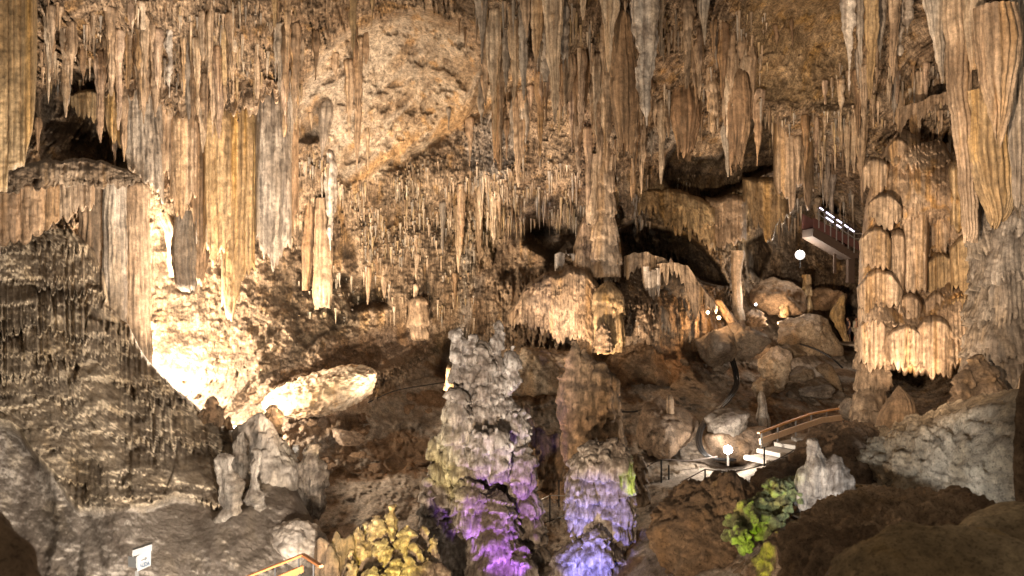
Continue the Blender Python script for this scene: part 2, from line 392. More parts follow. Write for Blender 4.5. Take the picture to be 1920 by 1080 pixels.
# ---------------------------------------------------------------- cave shell
def polymask(px, py, poly, soft=8.0):
    poly = np.array(poly, np.float64); n = len(poly)
    out = np.zeros(px.shape, np.float32)
    x0, y0 = poly.min(0) - soft; x1, y1 = poly.max(0) + soft
    bb = (px > x0) & (px < x1) & (py > y0) & (py < y1)
    X = px[bb]; Y = py[bb]
    if X.size == 0: return out
    ins = np.zeros(X.shape, bool); dd = np.full(X.shape, 1e9)
    for i in range(n):
        ax, ay = poly[i]; bx, by = poly[(i + 1) % n]
        ex, ey = bx - ax, by - ay
        t = np.clip(((X - ax) * ex + (Y - ay) * ey) / (ex * ex + ey * ey + 1e-9), 0, 1)
        dd = np.minimum(dd, (X - ax - t * ex) ** 2 + (Y - ay - t * ey) ** 2)
        c = (ay > Y) != (by > Y)
        with np.errstate(divide='ignore', invalid='ignore'):
            xi = (bx - ax) * (Y - ay) / (by - ay + 1e-12) + ax
        ins ^= c & (X < xi)
    sd = np.sqrt(dd) * np.where(ins, 1, -1)
    out[bb] = sst(-soft, soft, sd)
    return out
WALL_PTS = [
 (-100,-100,27),(100,-60,29),(300,-60,30),(600,-60,30),(900,-60,29),(1200,-60,30),(1500,-60,32),(1800,-60,30),(2050,-60,28),
 (100,60,31),(300,60,32),(450,60,32),(600,60,33),(750,60,35),(900,60,33),(1050,60,32),(1200,60,33),(1350,60,34),(1500,60,36),(1650,60,36),(1850,60,33),
 (120,180,36),(300,180,35),(450,180,35),(600,200,37),(750,200,39),(900,200,38),(1050,200,36),(1200,200,38),(1350,200,40),(1500,180,38),(1650,200,38),(1850,200,35),
 (-100,300,32),(100,300,33),(300,320,37),(450,320,39),(600,330,41),(750,330,42),(900,330,42),(1050,330,41),(1200,330,43),(1350,330,46),(1500,330,48),(1650,330,42),(1850,350,36),
 (-100,500,30),(100,480,32),(300,480,39),(450,480,41),(600,460,43),(750,460,44),(900,460,45),(1050,460,43),(1200,460,44),(1350,460,46),(1430,460,50),(1550,420,54),(1700,480,44),(1900,480,34),
 (300,600,38),(450,600,40),(600,600,42),(750,580,44),(900,590,45),(1050,580,41),(1200,580,40),(1300,580,41),(1380,560,46),(1450,550,50),(1540,540,53),(1600,560,56),(1700,620,44),(1900,620,32),
 (400,700,38),(520,680,38.5),(620,660,41),(740,640,44),(850,640,46),(1000,660,42),(1150,680,40),(1300,660,41),(1400,640,44),(1500,620,48),(1600,648,54),(1740,730,40),(1900,730,32),
 (450,780,35),(560,770,36),(640,740,38),(740,720,41),(850,700,44),(1000,740,40),(1150,760,37),(1300,740,38),(1400,720,40),(1500,710,42),(1590,700,44),(1700,800,30),(1900,800,26),
 (550,830,34),(640,830,36),(740,820,37.5),(850,800,38),(1000,830,35),(1150,840,33.5),(1250,820,33.5),(1350,800,34),(1420,780,35),(1500,770,36),(1590,760,38),
 (620,900,33),(740,900,34),(850,900,34),(1000,900,32),(1150,890,31.5),
 (1240,865,32.5),(1240,905,29),(1380,860,33),(1380,905,29),(1450,860,31.5),(1520,820,33),(1590,780,35.5),
 (620,960,30),(740,960,30),(900,960,30),(1050,960,29.5),(1180,950,28),(1270,940,26.5),(1350,930,25.5),(1430,905,24.5),
 (600,1060,27),(900,1060,26),(1100,1060,25),(1200,1040,23),(1300,1020,21.5),(1400,1000,20),(1500,960,19.5),(1600,900,21),(1700,860,23),(1850,850,22),
 (600,1200,24),(1000,1200,22),(1300,1200,17),(1600,1100,15),(1900,1000,17),(2050,1200,14),(100,1000,28),(-100,1200,22),(300,900,30),(400,1100,26)]
_wp = np.array(WALL_PTS, np.float64)
def tps(pts, px, py, lam=.0):
    """smooth plate through inverse distances"""
    A = np.array(pts, np.float64); x, y, w = A[:, 0] / 300, A[:, 1] / 300, 1 / A[:, 2]; n = len(A)
    def U(d2): return .5 * d2 * np.log(d2 + 1e-9)
    K = U((x[:, None] - x) ** 2 + (y[:, None] - y) ** 2) + lam * np.eye(n)
    Pm = np.stack([np.ones(n), x, y], 1); M = np.zeros((n + 3, n + 3)); M[:n, :n] = K; M[:n, n:] = Pm; M[n:, :n] = Pm.T
    c = np.linalg.solve(M, np.concatenate([w, np.zeros(3)]))
    X, Y = px / 300, py / 300; out = c[n] + c[n + 1] * X + c[n + 2] * Y
    for k in range(n): out = out + c[k] * U((X - x[k]) ** 2 + (Y - y[k]) ** 2)
    return 1 / np.clip(out, 1 / 70., 1 / 8.)
def base_depth(px, py):
    return tps(WALL_PTS, px, py, .004)

def cave_shell():
    st = 2.0
    xs = np.arange(-250, 2190, st); ys = np.arange(-110, 1180, st)
    gx, gy = np.meshgrid(xs, ys[::3]); 
    # low resolution depth first (smooth), then the fine grid
    lx = np.arange(-270, 2220, 10.0); ly = np.arange(-120, 1210, 10.0)
    LX, LY = np.meshgrid(lx, ly); D = base_depth(LX, LY)
    px, py = np.meshgrid(xs, ys)
    ix = (px - lx[0]) / 10; iy = (py - ly[0]) / 10
    i0 = np.clip(ix.astype(int), 0, len(lx) - 2); j0 = np.clip(iy.astype(int), 0, len(ly) - 2); fx = ix - i0; fy = iy - j0
    Y0 = (D[j0, i0] * (1 - fx) + D[j0, i0 + 1] * fx) * (1 - fy) + (D[j0 + 1, i0] * (1 - fx) + D[j0 + 1, i0 + 1] * fx) * fy
    wx = px + 9 * fbm(px / 45, py / 60, 1.5, 4, 3); wy = py + 9 * fbm(px / 45, py / 60, 7.5, 4, 5)
    def PM(poly, soft=7): return polymask(wx, wy, poly, soft)
    SLAB = [(556, 205), (600, 95), (700, 40), (800, 15), (875, 70), (905, 138), (985, 128), (990, 152), (900, 222), (800, 290), (705, 338), (648, 348), (622, 300), (590, 250)]
    slab = PM(SLAB, 11)
    lslab = PM([(395,800),(480,720),(560,690),(650,640),(780,600),(860,600),(800,650),(700,700),(690,760),(560,830),(440,830)], 16)
    path = polymask(px + 2 * vn(px / 20, py / 20, 0), py, [(1215,908),(1300,880),(1395,874),(1430,862),(1470,835),(1520,812),(1600,790),(1640,800),(1560,830),(1500,850),(1470,905),(1440,915),(1320,912)], 4)
    earth = PM([(560,830),(700,760),(780,690),(850,640),(1000,680),(1200,650),(1330,650),(1600,660),(1650,700),(1650,860),(1480,900),(1420,1200),(560,1200)], 24)
    earth = np.maximum(earth, PM([(1230,640),(1330,640),(1420,560),(1640,560),(1640,760),(1280,760)], 20) * .75)
    bright = PM([(280,380),(560,440),(640,560),(620,680),(520,740),(400,780),(280,700)], 26)
    rough_z = PM([(580,500),(660,460),(740,540),(740,640),(640,690),(560,620)], 25)
    rough_z = np.maximum(rough_z, PM([(960,380),(1090,380),(1120,470),(1000,520),(940,520)], 18))
    rough_z = np.maximum(rough_z, PM([(1400,0),(1590,0),(1600,190),(1450,200),(1400,150)], 15))
    rough_z = np.maximum(rough_z, PM([(850,0),(960,0),(930,140),(880,180),(790,60)], 20) * .7)
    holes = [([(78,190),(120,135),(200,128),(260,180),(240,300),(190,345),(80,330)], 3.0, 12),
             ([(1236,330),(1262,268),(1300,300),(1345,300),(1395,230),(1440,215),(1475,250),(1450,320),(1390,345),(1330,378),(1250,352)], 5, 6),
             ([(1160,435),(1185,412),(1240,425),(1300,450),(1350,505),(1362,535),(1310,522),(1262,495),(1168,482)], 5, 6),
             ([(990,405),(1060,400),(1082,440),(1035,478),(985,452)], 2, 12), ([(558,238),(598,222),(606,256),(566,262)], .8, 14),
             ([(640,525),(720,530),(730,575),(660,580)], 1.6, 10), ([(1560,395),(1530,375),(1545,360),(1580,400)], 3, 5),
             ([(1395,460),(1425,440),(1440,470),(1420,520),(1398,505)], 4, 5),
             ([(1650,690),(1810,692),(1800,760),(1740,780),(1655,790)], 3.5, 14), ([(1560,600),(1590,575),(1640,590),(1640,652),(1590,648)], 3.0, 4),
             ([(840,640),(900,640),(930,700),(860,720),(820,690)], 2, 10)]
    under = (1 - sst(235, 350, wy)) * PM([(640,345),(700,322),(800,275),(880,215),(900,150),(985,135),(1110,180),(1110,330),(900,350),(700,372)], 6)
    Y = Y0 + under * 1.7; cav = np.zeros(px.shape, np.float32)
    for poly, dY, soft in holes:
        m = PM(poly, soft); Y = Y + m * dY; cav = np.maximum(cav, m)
    S = Y0 / FPX; X = (px - CX) * S; Z = CAMZ - (py - CY) * S
    # relief, in world metres
    s = X
    t1, tt1, p1, id1 = scales(s, Z, 1.3, 2.8, 1.4, .34, 2.0, 11, 0., .9)
    t2, tt2, p2, id2 = scales(s + .3 * Y0, Z, .55, 1.0, .45, .15, .8, 31, 0., .8)
    ro = ridge(X * .42, Y0 * .3, Z * .42, 5, 51); rf = fbm(X * 1.4, Y0 * .5, Z * 1.4, 5, 61, .62)
    F1, F2, wid = worley3(X * .75 + .4 * rf, Y0 * .4, Z * .75, 71)
    big = fbm(X * .16, Y0 * .1, Z * .16, 3, 81)
    smooth = np.clip(slab + lslab + earth, 0, 1)
    wt = np.clip(1 - smooth - rough_z - bright * .8, 0, 1); wr = np.clip(rough_z + bright * .7, 0, 1)
    patch = sst(-.25, .3, fbm(X * .3, Y0 * .2, Z * .2, 3, 91))
    disp = 1.1 * big + wt * (t1 * (.45 + .6 * patch) + t2 * (1.1 - .4 * patch)) + wr * (.75 * ro + .45 * rf - .5 * F1)
    al = X * .84 + Z * .54; ac = -X * .54 + Z * .84       # bedding of the slab climbs to the right
    lay = ridge(al * .22, Y0 * .2, ac * 1.5, 4, 95)
    slab_low = PM([(640, 352), (700, 300), (800, 235), (900, 170), (990, 122), (995, 155), (900, 226), (800, 296), (700, 346)], 12)
    disp += slab * (.30 * lay + .14 * rf + .3 * sst(.35, .6, ro)) + lslab * (.25 * lay + .22 * rf + .5 * fbm(X * .5, Y0 * .5, Z * .5, 2, 97))
    disp += earth * (.38 * rf + .55 * np.maximum(ro - .25, 0) + .35 * np.clip(.45 - F1, 0, 1) * 2)
    disp += .16 * rf + (.34 - .18 * slab) * grit(X, Y0, Z, 66)
    disp *= (1 - path) * (1 - .25 * cav)
    grazing = sst(860, 1000, py) * .35
    disp *= 1 - grazing
    Y = Y - disp * 1.15 + cav * (.8 * ro)
    # colours
    q = (X + 3, Y0, Z)
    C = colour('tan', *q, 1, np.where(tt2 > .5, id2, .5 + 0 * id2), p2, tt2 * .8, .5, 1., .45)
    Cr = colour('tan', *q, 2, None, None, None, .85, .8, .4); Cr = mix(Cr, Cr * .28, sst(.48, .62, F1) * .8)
    Cp = colour('pale', *q, 3, None, None, None, .42, .35, .55); Cd = colour('dirt', *q, 4, None, None, None, .35, .1, .2)
    Cg = colour('gold', *q, 5, np.where(tt2 > .5, id2, .5), p2, tt2 * .8, .35, .6, .6); Cw = colour('white', *q, 6, None, p2, tt2 * .6, .5, .8, .1)
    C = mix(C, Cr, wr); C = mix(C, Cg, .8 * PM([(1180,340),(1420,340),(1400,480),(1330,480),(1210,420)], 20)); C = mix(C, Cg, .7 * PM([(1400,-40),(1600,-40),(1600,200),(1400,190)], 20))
    wh = sst(.25, .42, fbm(X * .35 + 9, Y0 * .3, Z * .16, 4, 103)) * wt
    C = mix(C, Cw, wh * .75)
    sl = fbm(al * .35, Y0 * .2, ac * 2.6, 4, 111)
    Cp = mix(Cp, Cp * 0 + np.array([.66, .58, .48]), .7 * sst(-.1, .35, sl)); Cp = mix(Cp, Cp * 0 + np.array([.30, .22, .15]), .8 * sst(.12, .4, fbm(al * .8, Y0, ac * 3.2, 4, 113)))
    Cp = mix(Cp, Cp * 0 + np.array([.60, .36, .15]), .75 * slab_low * sst(-.3, .2, sl)); C = mix(C, Cp, slab); C = mix(C, colour('pink', *q, 8, None, None, None, .3, .3, .4), lslab)
    Cst = colour('stone', *q, 9, None, None, None, .4, .2, .3)
    earthc = mix(Cd, Cst, sst(.16, .42, ro + .25 * rf) * .9)
    C = mix(C, earthc, earth)
    C = mix(C, colour('stone', *q, 12, None, None, None, .1, .1, .1) * .9, path)
    C = mix(C, C * .55, cav * .7)  # shade of the hollows also painted into their colour
    V = np.stack([(px - CX) / FPX * Y, Y, CAMZ - (py - CY) / FPX * Y], -1)
    # split: the ceiling and walls above, the earth floor below, along one seam
    seam = np.interp(xs, [-130, 400, 560, 700, 850, 1000, 1200, 1650, 2052], [900, 850, 800, 730, 640, 660, 640, 660, 700])
    ceil_b = np.interp(xs, [-130, 500, 1000, 1500, 2052], [130, 180, 230, 200, 120])
    F = gridF(*px.shape).reshape(px.shape[0] - 1, px.shape[1] - 1, 4)
    cyy = py[:-1, :-1]
    low = cyy > seam[None, :-1]; up = cyy < ceil_b[None, :-1]
    for nm, msk, mat in (('cave_floor', low, M_FLOOR), ('cave_ceiling', up, M_WALL), ('cave_wall', ~low & ~up, M_WALL)):
        f = F[msk]; used = np.unique(f); re = np.zeros(px.size, np.int64); re[used] = np.arange(len(used))
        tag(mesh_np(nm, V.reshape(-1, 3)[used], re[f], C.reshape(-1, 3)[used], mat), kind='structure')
    return xs, ys, Y
XS, YS, YW = cave_shell()
def wall_at(px, py):
    i = int(np.clip((py - YS[0]) / 2, 0, len(YS) - 1)); j = int(np.clip((px - XS[0]) / 2, 0, len(XS) - 1))
    return float(YW[i, j])

# ---------------------------------------------------------------- sheets: mounds and hanging curtains
def sheet(xl, xr, yt, yb, Yf, kind='curtain', dw=.25, pa=.16, seed=0, pal='tan', rag=12, step=2.4, belly=1.0, lam=0, A=.3, dl=.4, rough=.05, edge=.12, dirt=.3, streak=.8, accent=.4, tuck=.5, lam2=0, wave=.25, cmul=1., band=None, topin=0., sc=None, sc2=None, tcol=(.45, .95, .8), patchy=0., hf=.12):
    """xl, xr: (py, px) lines; yt, yb: (px, py) lines; Yf: distance or (px, py, Y) list"""
    L = lambda pts, v: np.interp(v, [p[0] for p in pts], [p[1] for p in pts])
    ymin = min(p[1] for p in yt); ymax = max(p[1] for p in yb); xmin = min(p[1] for p in xl); xmax = max(p[1] for p in xr)
    nr = max(6, int((ymax - ymin) / step)); nc = max(6, int((xmax - xmin) / step))
    u = np.linspace(0, 1, nc)[None]; v = np.linspace(0, 1, nr)[:, None]
    pyr = ymin + (ymax - ymin) * v
    px = L(xl, pyr[:, 0])[:, None] * (1 - u) + L(xr, pyr[:, 0])[:, None] * u
    pxm = px.mean(0)[None] * 0 + px
    a = L(yt, px) + 9 * fbm(px / 22, seed, 0, 3, seed); b = L(yb, px)
    if callable(Yf): Yb = Yf
    S0 = (Yf if np.isscalar(Yf) else float(np.mean([p[2] for p in Yf]))) / FPX
    if rag:
        pz, iz = worley1((px[nr // 2] - CX) * S0 / (dw * 1.3), seed + 2); b = b - rag * (iz[None] * 1.0 + (1 - pz[None]) * .6)
    py = a + (b - a) * v
    if np.isscalar(Yf): Y = np.full(px.shape, float(Yf))
    else:
        Y = tps(Yf, px, py, .02)
    S = Y.mean() / FPX; X = (px - CX) * S; Z = CAMZ - (py - CY) * S     # flow-aligned surface metres
    e = np.clip((np.abs(2 * u - 1) - (1 - edge * 2)) / (edge * 2), 0, 1)
    Yo = Y + belly * (1 - np.sqrt(1 - e ** 2 * .999)) + wave * fbm(X * .5, seed, Z * .12, 3, seed + 4)
    Yo = Yo + tuck * np.clip((v - .97) / .03, 0, 1) ** 2
    if topin: Yo = Yo + topin * (1 - np.sqrt(1 - np.clip(1 - v / .12, 0, 1) ** 2 * .999))
    pipe, idr = worley1(X / dw + .8 * vn(X / (dw * 6), seed, Z * .25, seed + 5), seed + 3); t = None
    pf_ = worley1(X / (dw * .37) + 1.2 * vn(X / (dw * 3), seed, Z * .5, seed + 15), seed + 13)[0]
    disp = pa * (pipe - .6) * (.6 + .8 * vn(X * 1.1, seed, Z * .4, seed + 17)) + .28 * pa * pf_ + .7 * pa * (worley1(X / (dw * 3.3) + .5 * vn(X, seed, Z * .2, seed), seed + 33)[0] - .5)
    if lam:
        pr, t, p2, id2 = tiers(X, Z, lam, A, dw, dl, seed + 50, seed); disp = disp * .35 + pr; pipe, idr = p2, id2
        if lam2:
            pr2, t2, p3, id3 = tiers(X + .3, Z, lam2, A * .4, dw * .55, dl * .4, seed + 60, seed); disp = disp + pr2; t = np.maximum(t * .6, t2)
    if sc:
        pm = sst(-.25, .2, fbm(X * .35, seed + 3., Z * .45, 3, seed + 71)) if patchy else 1.
        pr, t, p2, id2 = scales(X, Z, sc[0], sc[1], A, dw, dl * (.25 + .75 * pm), seed + 50, seed); disp = disp * .3 * pm + pr; pipe, idr = (p2 * pm + .6 * (1 - pm), id2 * pm + .5 * (1 - pm)) if patchy else (p2, id2)
        if patchy: disp = disp + (1 - pm) * .3 * fbm(X * 1.2, seed, Z * 1.8, 4, seed + 73)
        if sc2:
            pr2, t2, p3, id3 = scales(X + .3, Z, sc2[0], sc2[1], sc2[2], dw * .6, dl * .5, seed + 60, seed); disp = disp + pr2 * (.3 + .7 * pm); t = np.maximum(t * .7, t2)
    disp = disp + rough * fbm(X * 1.7, Y, Z * 1.7, 5, seed + 6, .6) * 2 + hf * grit(X + seed, Y, Z, seed + 8)
    Yo = Yo - disp
    V = np.stack([(px - CX) / FPX * Yo, Yo, CAMZ - (py - CY) / FPX * Yo], -1)
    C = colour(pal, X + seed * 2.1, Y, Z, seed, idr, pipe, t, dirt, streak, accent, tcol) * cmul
    return V.reshape(-1, 3), gridF(nr, nc), C.reshape(-1, 3), px, py
def curtain(name, box, yb, Y, label, cat='stone curtain', group=None, yt=None, mat=None, **k):
    x0, x1, y0 = box
    yt = yt or [(x0, y0), (x1, y0)]
    ym = max(p[1] for p in yb)
    r = sheet([(y0, x0), (ym, x0)], [(y0, x1), (ym, x1)], yt, yb, Y, **k)
    return tag(mesh_np(name, r[0], r[1], r[2], mat or M_DRIP), label, cat, group)

# ---- the left side
r = sheet([(420, -120), (1180, -120)], [(420, 130), (455, 175), (500, 195), (560, 205), (600, 240), (660, 275), (710, 320), (760, 375), (800, 440), (860, 520), (920, 560), (1000, 600), (1060, 640), (1180, 700)],
          [(-120, 440), (60, 440), (110, 425), (170, 440), (700, 440)], [(-120, 1180), (700, 1180)],
          [(-100, 450, 27), (100, 440, 28), (0, 600, 26), (150, 600, 27), (260, 640, 29.5), (0, 800, 24.5), (150, 800, 25.5), (300, 760, 28), (380, 800, 29), (0, 950, 23), (150, 950, 23.5), (300, 900, 25.5), (400, 900, 26.5), (500, 880, 28), (100, 1100, 21.5), (250, 1080, 22), (400, 1080, 22.5), (520, 1000, 24.5), (600, 1080, 24)],
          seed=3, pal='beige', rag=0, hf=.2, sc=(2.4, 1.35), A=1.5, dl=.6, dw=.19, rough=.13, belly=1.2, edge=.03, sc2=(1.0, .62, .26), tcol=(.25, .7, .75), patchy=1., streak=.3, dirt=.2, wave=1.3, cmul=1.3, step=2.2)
V, F, C, px, py = r
# lower part: bare smooth grey rock instead of drip tiers
wx = px + 14 * fbm(px / 60, py / 60, 3.3, 3, 5)
low = sst(-12, 12, py + 16 * fbm(px / 50, py / 50, 1, 3, 8) - np.interp(px, [-120, 20, 100, 150, 230, 330, 430, 520, 700], [770, 800, 890, 960, 960, 930, 960, 900, 900]))
Yv = V[:, 1].reshape(px.shape)
sm = sheet([(420, -120), (1180, -120)], [(420, 130), (455, 175), (500, 195), (560, 205), (600, 240), (660, 275), (710, 320), (760, 375), (800, 440), (860, 520), (920, 560), (1000, 600), (1060, 640), (1180, 700)],
          [(-120, 440), (60, 440), (110, 425), (170, 440), (700, 440)], [(-120, 1180), (700, 1180)],
          [(-100, 450, 27), (100, 440, 28), (0, 600, 26), (150, 600, 27), (260, 640, 29.5), (0, 800, 24.5), (150, 800, 25.5), (300, 760, 28), (380, 800, 29), (0, 950, 23), (150, 950, 23.5), (300, 900, 25.5), (400, 900, 26.5), (500, 880, 28), (100, 1100, 21.5), (250, 1080, 22), (400, 1080, 22.5), (520, 1000, 24.5), (600, 1080, 24)],
          seed=4, pal='stone', rag=0, dw=3., pa=.0, rough=.09, belly=1.2, edge=.03, streak=.1, dirt=.15, wave=1.1, step=2.2)
Ys = sm[0][:, 1].reshape(px.shape); S = Ys / FPX; X = (px - CX) * S; Z = CAMZ - (py - CY) * S
fold = ridge((X * .9 + Z * .55) * .55, 3, (Z - X * .5) * .12, 2, 77)
Ys = Ys - .4 * sst(.1, .8, fold) + .15
Yn = Yv * (1 - low) + Ys * low
V = np.stack([(px - CX) / FPX * Yn, Yn, CAMZ - (py - CY) / FPX * Yn], -1).reshape(-1, 3)
C = mix(C, sm[2], low.ravel())
tag(mesh_np('flowstone_mound', V, F, C, M_MOUND), 'huge tan flowstone slope of small dripping ledges, smooth grey rock at its foot', 'flowstone')

curtain('stone_curtain', (-60, 70, -60), [(-60, 375), (14, 362), (15, 322), (46, 318), (50, 290), (60, 255), (66, 200), (70, 110)], 17,
        'giant yellow fluted stone curtain hanging down the left edge of the photo', dw=.14, pa=.13, pal='gold', seed=21, rag=5, belly=1., edge=.08, streak=.5, dirt=.12, accent=.6)
curtain('stone_curtain', (-60, 112, 338), [(-60, 470), (40, 462), (80, 452), (112, 420)], 24, 'row of fat brown organ pipe flutes above the left flowstone slope', dw=.27, pa=.30, pal='brown', seed=22, rag=16, belly=.9, topin=1.2, streak=.5, cmul=1.6)
curtain('stone_curtain', (100, 178, 318), [(100, 425), (140, 432), (178, 420)], 26, 'paler fluted curtain next to the fat brown organ pipes', dw=.2, pa=.22, pal='tan', seed=23, rag=30, belly=.9, topin=1.2, yt=[(100, 326), (140, 318), (178, 324)])
curtain('flowstone_shoulder', (-60, 262, 286), [(-60, 372), (40, 366), (110, 352), (180, 360), (262, 352)], 24.2, 'dark tan rock shoulder over the fat organ pipe flutes', 'flowstone', mat=M_FLOW, dw=.18, pa=.2, sc=(1.3, .7), A=.7, dl=.4, rough=.2, pal='tan', seed=24, rag=12, belly=2.0, topin=2.2, cmul=.75, yt=[(-60, 320), (20, 312), (90, 300), (150, 292), (210, 312), (262, 330)])
for i, (x0, x1, y0, yb, Y, pal, lab, cm) in enumerate([
    (150, 200, 370, 580, 31.5, 'tan', 'broad tan fluted wall pillar rising left of the grey pillar', .9),
    (194, 236, 375, 610, 31, 'grey', 'grey fluted pillar behind the crest of the left slope', 1.),
    (230, 281, 385, 700, 32, 'tan', 'tall tan fluted pillar at the edge of the floodlit glow', 1.)]):
    y0 -= 46
    put('stone_pillar', form([(0.5 * (x0 + x1), y0, (x1 - x0) / 2 * .9), (0.5 * (x0 + x1), yb, (x1 - x0) / 2)], Y, .7, dw=.22, pa=.16, seed=30 + i, pal=pal, cmul=cm, top='round'), M_DRIP, lab, 'stone pillar')
CUR = [  # x0, x1, top, bottom line, Y, pal, dw, label
 (130, 196, 178, [(130, 215), (160, 235), (196, 250)], 36, 'gold', .2, 'short yellowish drapery in the dark hollow high on the left'),
 (196, 250, 172, [(196, 230), (210, 280), (250, 290)], 35.2, 'gold', .22, 'yellow topped drapery with long split folds left of the grey drapery'),
 (228, 302, 168, [(228, 300), (245, 352), (270, 350), (285, 375), (302, 385)], 34.6, 'grey', .2, 'dark grey drapery with tight folds and curling foot'),
 (290, 333, 183, [(290, 372), (300, 350), (333, 332)], 34.9, 'tan', .17, 'tan finely ribbed drapery between grey and arched ones'),
 (323, 366, 215, [(323, 400), (340, 420), (366, 380)], 34.6, 'tan', .2, 'arched top ribbed drapery in the middle of the big row'),
 (366, 392, 190, [(366, 540), (378, 552), (392, 500)], 35.4, 'brown', .2, 'slim dark brown drapery blade beside the golden sheet'),
 (384, 432, 205, [(384, 490), (400, 500), (432, 480)], 34.9, 'gold', .2, 'golden drapery with white broken tip above the floodlight'),
 (420, 472, 200, [(420, 600), (432, 616), (452, 560), (472, 520)], 35.0, 'gold', .2, 'longest golden drapery, its tip deep in the floodlit glow'),
 (452, 500, 198, [(452, 455), (480, 452), (500, 456)], 35.6, 'gold', .2, 'flat golden drapery with level foot over the bright wall'),
 (484, 541, 172, [(484, 470), (512, 525), (520, 520), (530, 490), (541, 480)], 34.4, 'grey', .15, 'wide grey brown drapery with fine ribs and one yellow edge'),
]
curtain('drapery', (205, 560, 182), [(205, 300), (270, 370), (330, 380), (380, 430), (470, 440), (520, 470), (560, 440)], 36.6, 'broad brown ribbed sheet behind the whole row of draperies', 'drapery', 'row of stone draperies over the floodlit wall', dw=.2, pa=.25, pal='brown', seed=39, rag=40, belly=.8, cmul=1.5)
for i, (x0, x1, y0, yb, Y, pal, dw, lab) in enumerate(CUR):
    x0 -= 5; x1 += 6; y0 -= 12
    curtain('drapery', (x0, x1, y0), yb, Y, lab, 'drapery', 'row of stone draperies over the floodlit wall', dw=dw * 1.0, pa=.30, pal=pal, seed=40 + i, rag=26, belly=.9, edge=.22, accent=.5 if pal == 'gold' else .25, streak=.8, dirt=.12, topin=.8,
            yt=[(x0, y0 + 14), (x0 + (x1 - x0) * .3, y0), (x0 + (x1 - x0) * .7, y0 + 2), (x1, y0 + 16)])
curtain('drip_fringe', (188, 560, 132), [(188, 188), (240, 196), (300, 214), (350, 236), (400, 226), (470, 222), (520, 208), (560, 206)], 34.0, 'rough dripping shelf from which the row of draperies hangs', 'drip fringe', dw=.22, pa=.2, pal='tan', seed=59, rag=34, belly=.8, topin=1.6, sc=(.9, .7), A=.5, dl=.5, rough=.2,
        yt=[(188, 150), (240, 140), (330, 160), (400, 150), (480, 140), (560, 150)])
put('drapery', form([(343, 395, 14), (342, 470, 22), (350, 545, 17), (352, 552, 8)], 34.9, .6, dw=.2, pa=.14, seed=61, pal='grey', cmul=.55, rag=.06), M_DRIP, 'black stained drapery lobe in front of the floodlit wall', 'drapery', 'row of stone draperies over the floodlit wall')
put('drapery', form([(282, 385, 10), (300, 390, 16), (318, 430, 9), (322, 520, 4)], 38, .6, dw=.2, pa=.1, seed=62, pal='pale'), M_DRIP, 'pale orange rock blade glowing at top of the floodlit wall', 'rock fin')
put('stone_pillar', form([(607, 372, 12), (607, 430, 16), (607, 560, 18), (608, 582, 12)], 40, .7, dw=.25, pa=.14, seed=63, pal='tan', rag=.03), M_DRIP, 'blunt tan hanging pillar under the long white stalactite', 'stone pillar')
put('stone_pillar', form([(582, 360, 8), (582, 412, 10), (578, 480, 12), (572, 545, 5)], 40.5, .7, dw=.2, pa=.1, seed=64, pal='brown', cmul=1.3), M_DRIP, 'thin brown hanging pillar left of the blunt tan one', 'stone pillar')

